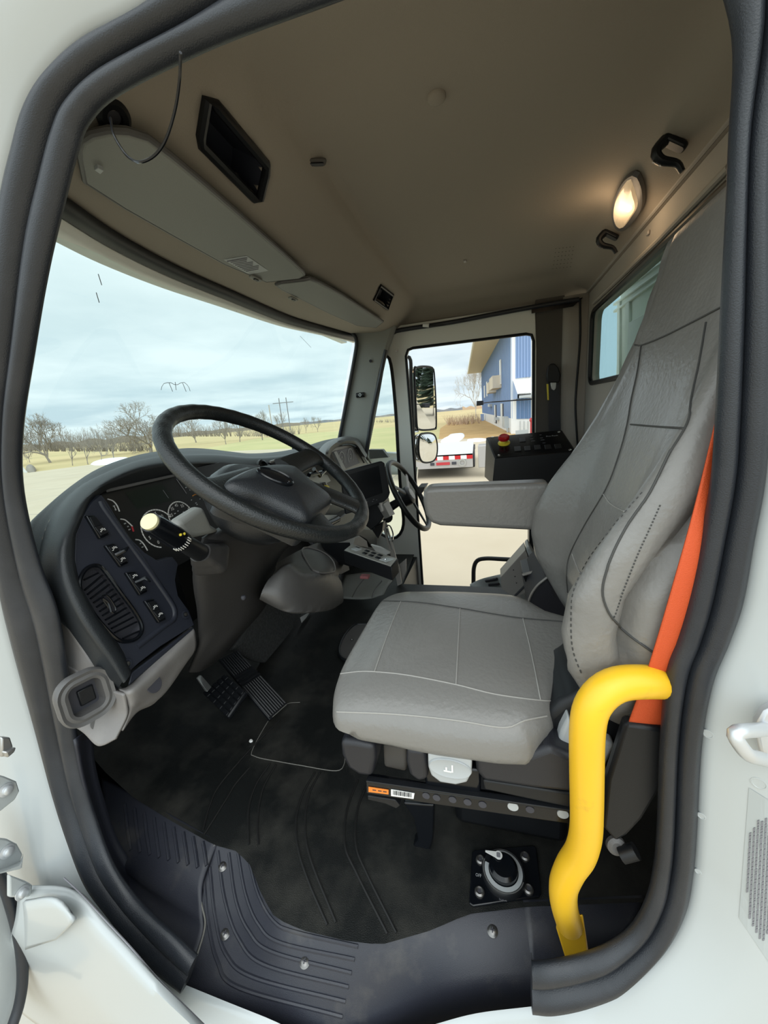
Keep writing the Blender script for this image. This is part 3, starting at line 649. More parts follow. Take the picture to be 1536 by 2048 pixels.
# flat switch panel
pan = [(262, 1340), (245, 1300), (222, 1266), (190, 1222), (162, 1170), (150, 1120), (152, 1070), (166, 1035), (184, 1005), (203, 990), (214, 1004), (232, 1034), (262, 1078), (290, 1106), (316, 1122), (345, 1114), (356, 1128), (350, 1160), (356, 1192), (378, 1222), (388, 1250), (320, 1293), (275, 1328)]
OVP = ((159, 1176), (160, 1158), (170, 1140), (186, 1131), (200, 1133), (212, 1146), (240, 1184), (268, 1222), (282, 1248), (282, 1266), (270, 1279), (248, 1283), (232, 1277), (212, 1258), (180, 1220), (165, 1195))
b = MB(); b.plate([PP(*q) for q in pan], [cr([PP(*q) for q in OVP], 48, True)], (0, .02, .0)); b.build('switch_panel', 'navy_plastic', dash, smooth=30, bevel=.004, seg=3)
b = MB(); b.tube(cr([PP(*q, .004) for q in ((200, 1003), (209, 1020), (257, 1087), (294, 1138), (340, 1205), (348, 1225), (345, 1240), (330, 1250), (272, 1294))], 50), .0085, 10); b.build('panel_ridge', 'navy_plastic', dash)
b = MB(); b.hexa([PP(*q, .002) for q in ((262, 1345), (388, 1252), (384, 1262), (256, 1372))], [PP(*q, .03) for q in ((262, 1345), (388, 1252), (384, 1262), (256, 1372))]); b.build('panel_foot', 'navy_plastic', dash, bevel=.004)
# side walls under the dash
b = MB(); b.hexa([PP(*q, .075) for q in ((150, 1120), (345, 1115), (388, 1250), (262, 1340))], [V((.08, 1.15, .62)), V((.5, 1.15, .62)), V((.5, 1.2, .4)), V((.08, 1.2, .4))]); b.build('dash_core', 'black_plastic', dash)
for px, py in ((370, 1229), (254, 1328)):
    c = PP(px, py, -.002); f = Fr(c, (1, 0, 0), n=(0, -1, .25)); b = MB(); b.lathe([(.011, 0), (.011, .003), (.0075, .0035), (.006, .001), (.0005, .001)], f, 20); o = b.build('screw', 'navy_plastic', dash)
    b = MB(); b.lathe([(.0055, .001), (.005, .0045), (.0005, .0055)], f, 16); b.build('screw_head', 'screw_metal', o)
# oval air vent
fv = Fr(PP(220, 1205), (1, 0, 0), n=(0, -1, .25))
ov = [PP(*q, -.001) for q in ((159, 1176), (160, 1158), (170, 1140), (186, 1131), (200, 1133), (212, 1146), (240, 1184), (268, 1222), (282, 1248), (282, 1266), (270, 1279), (248, 1283), (232, 1277), (212, 1258), (180, 1220), (165, 1195))]
ov = cr(ov, 60, True); cv = sum(ov, Vector())/len(ov)
vt = thing('air_vent', 'oval black air vent with slanted louvres low on the dashboard', 'vent', cv)
b = MB(); b.tube(ov, .0045, 8, closed=True); b.build('vent_ring', 'gloss_black', vt)
b = MB(); b.loft([ov, [p.lerp(cv, .05)+V((0, .022, 0)) for p in ov]], caps=False); b.f.append(tuple(range(60, 120))); b.build('vent_well', 'ink', vt)
for k in range(13):
    t_ = k/12; a_ = V((163+72*t_, 1172+102*t_, 0)); c_ = V((198+82*t_, 1141+112*t_, 0))
    if k == 0: a_ = V((168, 1160, 0)); c_ = V((196, 1146, 0))
    if k == 12: a_ = V((246, 1277, 0)); c_ = V((278, 1262, 0))
    segs = [(0, 1)] if not 4 <= k <= 7 else [(0, .36), (.68, 1)]
    for s0, s1 in segs:
        p0 = a_.lerp(c_, s0); p1 = a_.lerp(c_, s1); b = MB()
        b.tube([PP(p0.x, p0.y, .003), PP((p0.x+p1.x)/2, (p0.y+p1.y)/2, .0015), PP(p1.x, p1.y, .003)], .0032, 8, flat=.6); b.build('louvre', 'gloss_black', vt)
b = MB(); b.tube(cr([PP(*q, -.002) for q in ((204, 1195), (212, 1190), (222, 1200), (232, 1218), (226, 1226), (214, 1210))], 24, True), .0022, 6, closed=True); b.tube(cr([PP(*q, -.003) for q in ((205, 1197), (216, 1206), (222, 1224))], 12), .003, 6); b.build('thumb_wheel', 'gloss_black', vt)
# rocker switches
def sw(qd, label, lever, icons):
    P = [PP(*q, -.006) for q in qd]; c = sum(P, Vector())/4; t = thing('rocker_switch', label, 'switch', c, 'dashboard rocker switches')
    n = Vector((0, -1, .25)).normalized()
    b = MB(); b.prism([p+n*.002 for p in P], n*-.012); b.build('switch_frame', 'gloss_black', t, bevel=.0025)
    Q = [c+(p-c)*.80 for p in P]
    b = MB(); b.hexa([Q[0]+n*.006, Q[1]+n*.006, (Q[1]+Q[2])/2+n*.0035, (Q[0]+Q[3])/2+n*.0035], [q-n*.004 for q in (Q[0], Q[1], (Q[1]+Q[2])/2, (Q[0]+Q[3])/2)])
    b.hexa([(Q[0]+Q[3])/2+n*.0035, (Q[1]+Q[2])/2+n*.0035, Q[2]+n*.008, Q[3]+n*.008], [q-n*.004 for q in ((Q[0]+Q[3])/2, (Q[1]+Q[2])/2, Q[2], Q[3])]); b.build('rocker', 'black_plastic', t, bevel=.001)
    f = Fr(c, P[1]-P[0], n=n)
    for s in icons:
        b = MB()
        o = P[0].lerp(P[3], s).lerp(P[1].lerp(P[2], s), .5); h_ = .0065+(.0015 if s > .5 else 0)
        for k in range(7):
            rx = ((k*37) % 11-5)*.0011; ry = ((k*53) % 9-4)*.0009
            b.box(o+n*(h_+.001)+f.u*rx+f.v*ry, (.0030, .0014, .0005), f)
        b.build('icon', 'marking_white', t)
    if lever:
        b = MB(); o = (P[0]+P[2])/2+n*.005; b.tube([o-f.u*.006, o+n*.016+f.u*.008+f.v*.004, PP(*lever, -.04)], [.006, .005, .0025], 8); b.build('paddle', 'gloss_black', t)
sw([(171, 1031), (188, 1030), (219, 1069), (199, 1078)], 'topmost black rocker switch left of the instruments', None, (.72,))
sw([(209, 1091), (228, 1086), (257, 1126), (240, 1134)], 'second black rocker switch from the top, with a paddle, above the vent', (256, 1095), (.22, .75))
sw([(250, 1145), (270, 1142), (295, 1183), (279, 1191)], 'third black rocker switch from the top, with a paddle, right of the vent', (300, 1163), (.22, .78))
sw([(288, 1202), (306, 1197), (332, 1239), (317, 1246)], 'lowest black rocker switch, nearest the corner screw of the panel', None, (.35, .7))
# instruments
CD = .045
def PC(px, py, d=0.0): return PP(px, py, CD+d)
cl_ = thing('instrument_cluster', 'black instrument cluster with white ringed dials behind the steering wheel', 'instruments', PC(320, 1030))
b = MB(); b.prism([PC(*q) for q in ((200, 985), (212, 974), (352, 944), (440, 925), (520, 930), (500, 1060), (430, 1090), (350, 1135), (310, 1130), (255, 1085), (225, 1035))], (0, .02, 0)); b.build('lens', 'dial_black', cl_, smooth=0)
b = MB(); b.hexa([PP(*q, .03) for q in ((212, 978), (352, 947), (352, 953), (213, 985))], [PP(*q, .06) for q in ((212, 978), (352, 947), (352, 953), (213, 985))]); b.build('top_rail', 'mid_grey_plastic', cl_, bevel=.002)
b = MB(); b.add([PC(*q, -.001) for q in ((250, 985), (325, 968), (348, 1000), (275, 1018))], [(0, 1, 2, 3)]); b.build('message_display', 'display_green', cl_, smooth=0)
fc = Fr(PC(320, 1050), (1, 0, 0), n=(0, -1, .25))
def pl(mt, nm, px, r, par=cl_, d=-.001, n=30, clo=False):
    b = MB(); b.tube(cr([PC(*q, d) for q in px], n, clo), r, 6, closed=clo); return b.build(nm, mt, par)
def dial(cpx, tpx, a0, a1, marks, name):
    c = fc.uv(*cpx); t_ = fc.uv(*tpx); r = math.hypot(t_[0]-c[0], t_[1]-c[1])
    b = MB(); f = fc.sh(c[0], c[1], .0005); b.arc(f, r, a0, a1, .0034, n=48); o = b.build(name, 'marking_white', cl_)
    b = MB(); n_ = int(abs(a1-a0)//9)
    for k in range(n_+1):
        a = math.radians(a0+(a1-a0)*k/n_); q = f.p((r-.0015)*math.cos(a), (r-.0015)*math.sin(a), .0009); b.tube([q, f.p((r+.0018)*math.cos(a), (r+.0018)*math.sin(a), .0009)], .0005, 4)
    b.build('ticks', 'ink', o); return f, r
tb = MB()
def num(s, px, py, size=.013): 
    a, c = fc.uv(px, py); tb = MB(); tb.text(s, fc, size, a, c, .0015, rot=0.0); tb.build('dial_number', 'marking_white', cl_, smooth=0)
f1, r1 = dial((318, 1057), (306, 1020), 20, 250, 0, 'left_dial_ring'); f2, r2 = dial((362, 1032), (360, 1004), 10, 235, 0, 'right_dial_ring')
for s, px, py in (('0', 316, 1085), ('5', 299, 1076), ('15', 309, 1028), ('30', 322, 1033), ('15', 347, 1047), ('25', 342, 1031), ('35', 344, 1018), ('45', 352, 1011), ('55', 364, 1012), ('65', 378, 1018)): num(s, px, py)
pl('marking_white', 'small_gauge_ring', [(215, 998), (226, 1002), (234, 1011), (239, 1023)], .0016); pl('marking_white', 'small_gauge_ring', [(241, 1038), (250, 1040), (259, 1047), (265, 1053)], .0016); pl('marking_red', 'small_gauge_zone', [(264, 1053), (267, 1063)], .0022)
pl('marking_white', 'small_gauge_ring', [(271, 1079), (280, 1081), (288, 1089), (295, 1101)], .0016); pl('marking_amber', 'small_gauge_zone', [(385, 992), (391, 989), (398, 991)], .0016); pl('marking_white', 'small_gauge_ring', [(400, 993), (408, 1000), (411, 1009)], .0014)
pl('marking_white', 'small_gauge_ring', [(228, 1012), (232, 1020), (231, 1020)], .0008); pl('ink_grey', 'small_gauge_ring', [(364, 966), (362, 960), (367, 957), (373, 960)], .0016)
pl('ink_grey', 'divider', [(353, 958), (373, 987)], .0010); pl('ink_grey', 'divider', [(326, 980), (337, 996)], .0006)
tb = MB()
for k, (px, py) in enumerate(((228, 1012), (231, 1019), (250, 1047), (256, 1053), (259, 1059), (281, 1087), (285, 1094), (383, 1000), (392, 1006), (400, 998), (350, 1027), (356, 1022), (367, 1024), (358, 1040), (394, 1009), (380, 980), (372, 975), (378, 972))):
    p = PC(px, py, -.001); tb = MB(); tb.box(p, (.0055-.0015*(k % 2), .0008, .003)); tb.build('small_icon', 'light_grey', cl_)
# lower grey knee panel with side duct
lw = thing('knee_panel', 'light grey lower dashboard panel with a round hole below the switches', 'panel', PP(200, 1420, .05))
b = MB()
b.patch([[PP(83, 1160, .09), PP(103, 1207, .08), PP(138, 1257, .07), PP(177, 1312, .06), PP(208, 1359, .05), PP(236, 1376, .035)],
         [PP(72, 1175, .14), PP(90, 1222, .13), PP(118, 1280, .12), PP(155, 1340, .10), PP(195, 1382, .075), PP(246, 1382, .03)],
         [PP(60, 1190, .17), PP(80, 1250, .16), PP(105, 1310, .16), PP(135, 1380, .14), PP(185, 1410, .09), PP(252, 1386, .0)]], 40, 12)
b.patch([[PP(105, 1310, .16), PP(160, 1340, .10), PP(205, 1370, .06), PP(252, 1386, .0)], [PP(112, 1350, .15), PP(165, 1380, .11), PP(210, 1402, .07), PP(256, 1408, .01)], [PP(126, 1405, .14), PP(168, 1425, .11), PP(215, 1440, .07), PP(256, 1432, .02)], [PP(142, 1448, .13), PP(170, 1464, .11), PP(200, 1491, .08), PP(234, 1478, .04)]], 30, 24)
b.patch([[PP(236, 1376, .035), PP(258, 1370, .02), PP(300, 1320, .02), PP(382, 1252, .02)], [PP(245, 1383, .01), PP(262, 1383, -.015), PP(310, 1345, -.012), PP(390, 1264, -.005)], [PP(256, 1408, .01), PP(272, 1404, .0), PP(320, 1370, .01), PP(392, 1296, .01)], [PP(258, 1428, .02), PP(284, 1410, .02), PP(330, 1385, .025), PP(376, 1322, .03)], [PP(246, 1462, .03), PP(274, 1425, .035), PP(312, 1404, .04), PP(348, 1354, .05)]], 30, 30)
b.build('panel', 'grey_plastic', lw, smooth=60, solid=.006)
kb2 = b.bvh()
c = hit(kb2, 307, 1368, .001); f = Fr(c, (1, 0, 0), n=(0, -1, .4)); b = MB(); b.lathe([(.020, 0), (.019, .0012), (.0005, .0013)], f, 28); b.build('round_hole', 'ink', lw)
c = hit(kb2, 198, 1444, .001); f = Fr(c, (1, -.6, 0), n=(-.4, -.8, .3)); b = MB(); b.lathe([(.016, 0), (.015, .0012), (.0005, .0013)], f, 24); b.build('round_hole', 'mid_grey_plastic', lw)
b = MB(); b.tube([hit(kb2, 84, 1221, .002) or PP(84, 1221, .13), hit(kb2, 103, 1212, .002) or PP(103, 1210, .08)], .0022, 6); b.build('joint', 'ink', lw)
dc = at(172, 1393, y=.84); f = Fr(dc, (1, -.2, -.05), n=(-.25, -.95, .12)); 
t = thing('side_duct', 'square translucent grey duct collar with a dark opening beside the door seal', 'duct', dc)
def rr(w_, h_, r, c): return rrect(f, w_, h_, r, c, 8)
b = MB(); b.loft([rr(.100, .108, .038, -.012), rr(.104, .112, .040, .004), rr(.098, .106, .038, .012), rr(.086, .092, .032, .009), rr(.074, .080, .026, .011), rr(.060, .066, .016, .008), rr(.053, .060, .008, -.02)], caps=False); b.build('collar', 'mid_grey_plastic', t)
b = MB(); b.prism(rr(.060, .066, .010, -.020), f.n*.001); b.build('opening', 'ink', t, smooth=0)
b = MB(); b.box(f.p(.006, -.004, -.016), (.03, .035, .006), f); b.build('flap', 'black_plastic', t, bevel=.003)
# ================================================================ STEERING WHEEL AND COLUMN
WC = V((.246, .4616, .910)); WN = V((.004, -.6115, .7912)).normalized(); R_ = .221
fw = Fr(WC, (1, 0, 0), n=WN)
sw_ = thing('steering_wheel', 'large black leather rimmed steering wheel in front of the driver seat', 'steering wheel', WC)
b = MB(); nn = 144; path = [fw.p(R_*math.cos(2*math.pi*k/nn), R_*math.sin(2*math.pi*k/nn)) for k in range(nn)]
b.tube(path, [.0165+(.00035*math.sin(k*2*math.pi/4) if 20 < k < 60 or 100 < k < 140 else 0) for k in range(nn)], 16, closed=True); b.build('rim', 'wheel_leather', sw_, smooth=70)
def W(px, py, d=0.0): return at(px, py, pl=(fw.p(0, 0, d), fw.n))
pad = [(443, 972), (472, 952), (508, 939), (545, 934), (582, 936), (600, 948), (626, 972), (655, 993), (664, 1003), (660, 1012), (640, 1029), (617, 1047), (600, 1042), (560, 1022), (520, 1004), (474, 990)]
P0 = cr([W(*q, .010) for q in pad], 64, True); c0 = sum(P0, Vector())/64
b = MB(); b.loft([[p+WN*-.055 for p in P0], [p+WN*-.01 for p in P0], [p.lerp(c0, .04)+WN*.006 for p in P0], [p.lerp(c0, .14)+WN*.014 for p in P0], [p.lerp(c0, .4)+WN*.022 for p in P0], [p.lerp(c0, .75)+WN*.026 for p in P0]]); b.build('hub_pad', 'hub_plastic', sw_, smooth=75); hub_b = b.bvh()
eb = hit(hub_b, 551, 953, .0008); _bn = (hit(hub_b, 574, 962, .001)-hit(hub_b, 528, 944, .001)).cross(hit(hub_b, 556, 944, .001)-hit(hub_b, 546, 966, .001)); _bn = _bn if _bn.dot(WN) > 0 else -_bn
fe = Fr(eb, hit(hub_b, 574, 962, .001)-hit(hub_b, 528, 944, .001), n=_bn.normalized())
b = MB(); k = 32; b.loft([[fe.p(.036*s*math.cos(2*math.pi*j/k), .024*s*math.sin(2*math.pi*j/k), h) for j in range(k)] for s, h in ((1, -.006), (1, .001), (.92, .003), (.85, .001), (.4, .0025), (.02, .003))]); eo = b.build('badge', 'gloss_black', sw_)
b = MB(); b.box(fe.p(.026, -.006, .003), (.003, .003, .002), fe); b.build('badge_glint', 'chrome', eo)
b = MB(); b.arc(fe, .0, 0, 1, .001); 
def spoke(a, w0, w1, r0_=.06, r1_=None, z0=-.01):
    r1_ = r1_ or R_; a = math.radians(a); u = fw.u*math.cos(a)+fw.v*math.sin(a); s_ = WN.cross(u); rings = []
    for k in range(13):
        t = k/12; r = r0_+(r1_-r0_)*t; wd = w0+(w1-w0)*math.sin(math.pi/2*t)**.8 if t < .8 else w1+(t-.8)*.05
        th = .012; o = WC+u*r+WN*(z0*(1-t)**1.5)
        rings.append([o+s_*math.cos(q)*wd+WN*math.sin(q)*th for q in [2*math.pi*j/14 for j in range(14)]])
    b = MB(); b.loft(rings); b.build('spoke', 'wheel_leather', sw_, smooth=70)
def ang(px, py): q = fw.uv(px, py); return math.degrees(math.atan2(q[1], q[0]))
spoke(ang(632, 912), .034, .030); spoke(ang(712, 1012), .034, .030); spoke(180-ang(632, 912)+4, .034, .030); spoke(180-ang(712, 1012), .034, .030)
b = MB(); b.lathe([(.085, -.050), (.100, -.060), (.112, -.085), (.108, -.120), (.085, -.150)], fw, 36); b.build('hub_back', 'hub_plastic', sw_, smooth=70)
# steering column shroud
cl2 = thing('steering_column', 'dark brown grey plastic steering column shroud below the steering wheel', 'steering column', V((.27, .8, .2)))
def q4(*a): return [at(px, py, y=y) for px, py, y in a]
def rq(q, k=8, r=.25):
    """rounded ring of 4 corners"""
    o = []; n = 4
    for i in range(n):
        c = q[i]; p = q[i-1]; x = q[(i+1) % n]; a = c.lerp(p, r); d = c.lerp(x, r)
        for j in range(k+1): t = j/k; o.append(a*(1-t)**2+c*2*t*(1-t)+d*t*t)
    return o
R1 = q4((398, 1078, .60), (560, 1085, .55), (600, 1075, .72), (420, 1065, .78))
R2 = q4((372, 1150, .68), (521, 1152, .61), (560, 1120, .78), (430, 1120, .85))
R3 = q4((384, 1235, .74), (513, 1230, .68), (540, 1200, .84), (430, 1200, .92))
R4 = q4((388, 1300, .80), (452, 1295, .76), (480, 1275, .88), (420, 1270, .98))
R5 = q4((372, 1345, .86), (400, 1345, .84), (440, 1320, .95), (400, 1310, 1.05))
b = MB(); b.patch([cr(rq(r), 50) for r in (R1, R2, R3, R4, R5)], 50, 30); b.build('lower_shroud', 'column_plastic', cl2, smooth=60)
b = MB(); b.loft([rq(R1, r=.2), rq([p.lerp(sum(R1, Vector())/4, .3)+WN*.05 for p in R1])]); b.build('collar', 'column_plastic', cl2, smooth=60)
b = MB(); b.prism([at(*q, y=.60) for q in ((357, 1050), (365, 1040), (408, 1013), (424, 1050), (446, 1064), (392, 1076), (376, 1072))], (.0, .03, .004)); b.build('top_cover', 'visor_vinyl', cl2, smooth=50, bevel=.010, seg=4)
for q in ((487, 1195), (535, 1118)):
    b = MB(); c = at(*q, y=.62); b.ball(c, .007, 10); b.build('screw', 'ink', cl2)
# indicator stalk
bs = at(405, 1108, y=.60); ti = at(297, 1042, y=.56); d = (ti-bs).normalized()
st = thing('indicator_stalk', 'black indicator stalk with a cream end button on a square rubber boot', 'stalk', bs)
fs = Fr(bs, V((0, 0, 1)).cross(d), n=d)
b = MB()
b.loft([rrect(fs, .084-.008*k, .078-.008*k, .016, -.045+.011*k) if k % 2 else rrect(fs, .074-.006*k, .068-.006*k, .014, -.045+.011*k) for k in range(6)]); b.build('boot', 'column_plastic', st, smooth=50)
LN_ = (ti-bs).length
b = MB(); b.tube([bs+d*.0, bs+d*LN_*.28, bs+d*LN_*.45], [.019, .018, .016], 24); b.build('arm', 'black_plastic', st)
b = MB(); b.tube([bs+d*LN_*t for t in (.42, .44, .60, .90, .965)], [.016, .0195, .0205, .0185, .017], 28); hd_ = b.build('head', 'gloss_black', st)
b = MB(); b.tube([bs+d*LN_*t for t in (.96, .995, 1.0)], [.0145, .0145, .0125], 28); b.build('button', 'cream_button', st)
vd = (CAM-bs); vd = (vd-d*vd.dot(d)).normalized(); sd = d.cross(vd)
for k in range(9):
    a = math.radians(-68+13*k); n_ = vd*math.cos(a)+sd*math.sin(a); b = MB(); c = bs+d*LN_*.50+n_*.0206; b.tube([c-d*.0055, c+d*.0045], .0012, 4); b.build('ring_mark', 'marking_white', hd_)
for k, (t, a) in enumerate(((.66, 25), (.60, 42))):
    a = math.radians(a); n_ = vd*math.cos(a)+sd*math.sin(a); c = bs+d*LN_*t+n_*.0203; b = MB(); b.ball(c, (.003, .003, .003), 8); b.build('symbol', 'yellow_plastic', hd_)
# pedals
def pz(px, py, z): return at(px, py, z=z)
t = thing('brake_pedal', 'square black rubber brake pedal with raised blocks', 'pedal', pz(447, 1400, .10))
PA, PB_, PC_, PD = pz(404, 1386, .13), pz(450, 1347, .17), pz(492, 1383, .15), pz(455, 1436, .11)
pn = (PB_-PA).cross(PD-PA).normalized(); pn = pn if pn.dot(CAM-PA) > 0 else -pn
b = MB(); b.hexa([PA, PB_, PC_, PD], [p-pn*.02 for p in (PA, PB_, PC_, PD)]); b.build('pad', 'black_plastic', t, bevel=.006)
for i in range(5):
    for j in range(4):
        bl = lambda s, r: PA.lerp(PB_, s).lerp(PD.lerp(PC_, s), r)
        s0, s1, q0_, q1_ = (i+.14)/5, (i+.86)/5, (j+.14)/4, (j+.86)/4; qd = [bl(s0, q0_), bl(s1, q0_), bl(s1, q1_), bl(s0, q1_)]; b = MB(); b.hexa(qd, [p+pn*.005 for p in qd]); b.build('block', 'black_plastic', t, bevel=.0015)
b = MB(); b.hexa([pz(396, 1357, .17), pz(403, 1350, .17), pz(424, 1374, .15), pz(415, 1384, .15)], [p+V((0, .01, .0)) for p in (pz(396, 1357, .17), pz(403, 1350, .17), pz(424, 1374, .15), pz(415, 1384, .15))]); b.build('arm', 'steel', t, bevel=.003)
t = thing('accelerator_pedal', 'long ribbed black accelerator pedal hinged at the floor', 'pedal', pz(555, 1425, .02))
a0, a1, a2, a3 = pz(540, 1440, .03), pz(575, 1408, .03), pz(474, 1300, .20), pz(438, 1318, .20)
b = MB(); nrm = (a1-a0).cross(a3-a0).normalized(); nrm = nrm if nrm.z > 0 else -nrm
b.hexa([a0, a1, a2, a3], [p-nrm*.014 for p in (a0, a1, a2, a3)]); b.build('pad', 'black_plastic', t, bevel=.002)
for k in range(9):
    s = (k+.5)/9; p = a0.lerp(a1, s); q = a3.lerp(a2, s); b = MB(); b.tube([p.lerp(q, .03)+nrm*.001, p.lerp(q, .52)+nrm*.001], .0032, 6); b.tube([p.lerp(q, .70)+nrm*.001, p.lerp(q, .97)+nrm*.001], .0032, 6); b.build('rib', 'black_plastic', t)
for s in (.55, .60, .66): 
    b = MB(); b.tube([a0.lerp(a3, s)+nrm*.003, a1.lerp(a2, s)+nrm*.003], .004, 6); b.build('cross_rib', 'black_plastic', t)
b = MB(); b.tube([pz(545, 1434, .032), pz(573, 1409, .032)], .0014, 6); b.build('worn_edge', 'dirt_edge', t)
b = MB(); b.patch([[at(524, 1195, y=1.02), at(580, 1200, y=1.02), at(620, 1215, y=1.02)], [at(495, 1260, y=.98), at(560, 1270, y=.98), at(600, 1255, y=.98)], [at(468, 1300, y=.97), at(530, 1325, y=.97), at(575, 1290, y=.97)]], 16, 12)
tag(b.build('carpet_panel', 'carpet', solid=.02), 'rough dark grey carpet on the toe board behind the accelerator pedal', 'carpet')
b = MB(); b.hexa([at(600, 1235, y=.95), at(622, 1222, y=.95), at(612, 1236, y=.95), at(603, 1246, y=.95)], [at(600, 1235, y=.96), at(622, 1222, y=.96), at(612, 1236, y=.96), at(603, 1246, y=.96)]); tag(b.build('foil_scrap', 'label_white'), 'small pale scrap under the centre console', 'scrap')
b = MB(); b.ball(pz(502, 1482, .006), (.006, .007, .005), 8); tag(b.build('gravel_bit', 'label_white'), 'tiny white bit of gravel on the floor mat', 'gravel')
# floor access cover by the seat
c = pz(712, 1285, .004); fcv = Fr(c, (0, -1, 0), (1, 0, 0)); t = thing('floor_cover', 'dark rounded floor cover plate with a small screw in front of the seat', 'cover', c)
ol = [pz(*q, .004) for q in ((724, 1248), (706, 1252), (688, 1272), (678, 1298), (684, 1316), (704, 1320), (760, 1310), (790, 1270), (770, 1250))]
b = MB(); b.tube(cr(ol, 50, True), .006, 8, closed=True); b.build('rim', 'black_plastic', t)
b = MB(); b.prism(cr(ol, 50, True), (0, 0, -.004)); b.build('plate', 'mid_grey_plastic', t)
b = MB(); b.ball(pz(704, 1279, .008), .006, 10); b.build('screw', 'screw_metal', t)
# ================================================================ CENTRE OF THE DASHBOARD
cc = thing('centre_fascia', 'dark centre dashboard fascia with a long storage slot behind the steering wheel', 'dashboard panel', at(600, 1000, y=.98))
b = MB(); b.prism([at(*q, y=.98) for q in ((425, 930), (500, 936), (600, 918), (680, 905), (735, 930), (745, 1060), (700, 1130), (560, 1140), (430, 1100))], (0, .04, 0)); b.build('panel', 'mid_grey_plastic', cc, bevel=.006)
b = MB(); b.prism([at(*q, y=.970) for q in ((538, 925), (592, 908), (606, 923), (555, 938))], (0, .012, 0)); b.build('slot', 'ink', cc, bevel=.003)
b = MB(); b.tube([at(*q, y=.968) for q in ((540, 924), (590, 909))], .006, 6); b.build('slot_lip', 'bracket_grey', cc)
for q in ((522, 935, .034), (457, 958, .036)):
    f = Fr(at(q[0], q[1], y=.975), (1, 0, 0), n=(0, -1, .1)); b = MB(); b.lathe([(q[2], 0), (q[2], .012), (q[2]*.75, .018), (q[2]*.6, .004), (.0005, .004)], f, 24); b.build('round_vent', 'black_plastic', cc)
b = MB(); b.ball(at(603, 916, y=.955), .014, 10); b.build('knob', 'gloss_black', cc)
def plate(px, y, th, mt, nm, par, bevel=.002):
    b = MB(); b.prism([at(*q, y=y) for q in px], (0, th, 0)); return b.build(nm, mt, par, bevel=bevel)
sp_ = thing('switch_console', 'pale grey control panel with black knobs seen through the steering wheel', 'control panel', at(640, 1000, y=.90))
plate([(605, 960), (640, 945), (655, 950), (662, 962), (616, 985)], .90, .02, 'panel_grey', 'upper_plate', sp_)
plate([(614, 990), (652, 962), (662, 985), (664, 1010), (650, 1012), (632, 998)], .90, .02, 'panel_grey', 'middle_plate', sp_)
plate([(600, 1040), (622, 1030), (700, 1030), (705, 1050), (650, 1100), (600, 1070)], .90, .02, 'panel_grey', 'lower_plate', sp_)
plate([(622, 1082), (640, 1072), (700, 1068), (706, 1072), (650, 1113)], .82, .02, 'panel_grey', 'bottom_plate', sp_)
for q in ((618, 950, 645, 945), (628, 938, 640, 952), (607, 957, 622, 965), (640, 950, 650, 940)):
    b = MB(); b.tube([at(q[0], q[1], y=.875), at(q[2], q[3], y=.88)], .011, 8); b.build('knob', 'gloss_black', sp_)
for k in range(2): plate([(640+6*k, 970-3*k), (645+6*k, 967-3*k), (652+6*k, 984-3*k), (647+6*k, 987-3*k)], .885, .02, 'gloss_black', 'rocker', sp_)
for q in ((626, 1087), (645, 1108), (668, 1046), (676, 1040), (633, 973), (634, 1060)):
    b = MB(); b.cyl(at(*q, y=.81), at(*q, y=.83), .007, n=12); b.build('bolt', 'ink', sp_)
for q in (((636, 1085), (648, 1078)), ((645, 1080), (665, 1076)), ((655, 1090), (662, 1097)), ((668, 1076), (690, 1070))):
    b = MB(); b.tube([at(*q[0], y=.79), at(*q[1], y=.79)], .014, 8); b.build('wiring_clump', 'gloss_black', sp_)
b = MB(); b.prism([at(*q, y=.86) for q in ((643, 988), (655, 970), (659, 972), (661, 985), (658, 993), (648, 990))], (0, .02, 0)); tag(b.build('yellow_valve_tag', 'yellow_plastic', bevel=.003), 'yellow plastic knob on the control panel right of the steering wheel hub', 'knob')
b = MB(); b.prism([at(*q, y=.84) for q in ((613, 1047), (630, 1036), (628, 1047), (620, 1050))], (0, .01, 0)); tag(b.build('yellow_paper_tag', 'yellow_plastic', bevel=.001), 'yellow paper tag below the steering wheel hub', 'tag')
b = MB(); b.tube(cr([at(*q, y=.72) for q in ((640, 1052), (660, 1046), (676, 1038))], 10), .014, 12); tag(b.build('column_lever', 'gloss_black', smooth=60), 'short black lever right of the steering column', 'lever')
# grey centre console with cup holder
co = thing('centre_console', 'mid grey moulded centre console with a cup holder right of the steering column', 'console', at(620, 1200, y=.75))
b = MB()
b.patch([[at(553, 1126, y=.66), at(600, 1100, y=.70), at(640, 1084, y=.74), at(690, 1070, y=.78), at(712, 1066, y=.80)],
         [at(553, 1137, y=.62), at(590, 1122, y=.64), at(640, 1110, y=.66), at(672, 1102, y=.70), at(706, 1090, y=.74)],
         [at(545, 1150, y=.60), at(577, 1128, y=.58), at(604, 1144, y=.55), at(655, 1142, y=.56), at(678, 1148, y=.62)],
         [at(536, 1160, y=.60), at(572, 1136, y=.56), at(608, 1152, y=.535), at(658, 1150, y=.54), at(681, 1156, y=.60)],
         [at(526, 1178, y=.60), at(568, 1175, y=.555), at(612, 1185, y=.535), at(666, 1178, y=.54), at(686, 1180, y=.60)],
         [at(521, 1192, y=.61), at(566, 1212, y=.56), at(613, 1218, y=.54), at(663, 1212, y=.545), at(687, 1200, y=.61)],
         [at(520, 1200, y=.70), at(572, 1224, y=.58), at(615, 1226, y=.56), at(660, 1220, y=.57), at(684, 1206, y=.64)],
         [at(530, 1200, y=.85), at(585, 1222, y=.75), at(615, 1224, y=.75), at(658, 1216, y=.75), at(680, 1200, y=.80)]], 60, 40)
cob = b.bvh(); b.build('console_body', 'mid_grey_plastic', co, smooth=60)
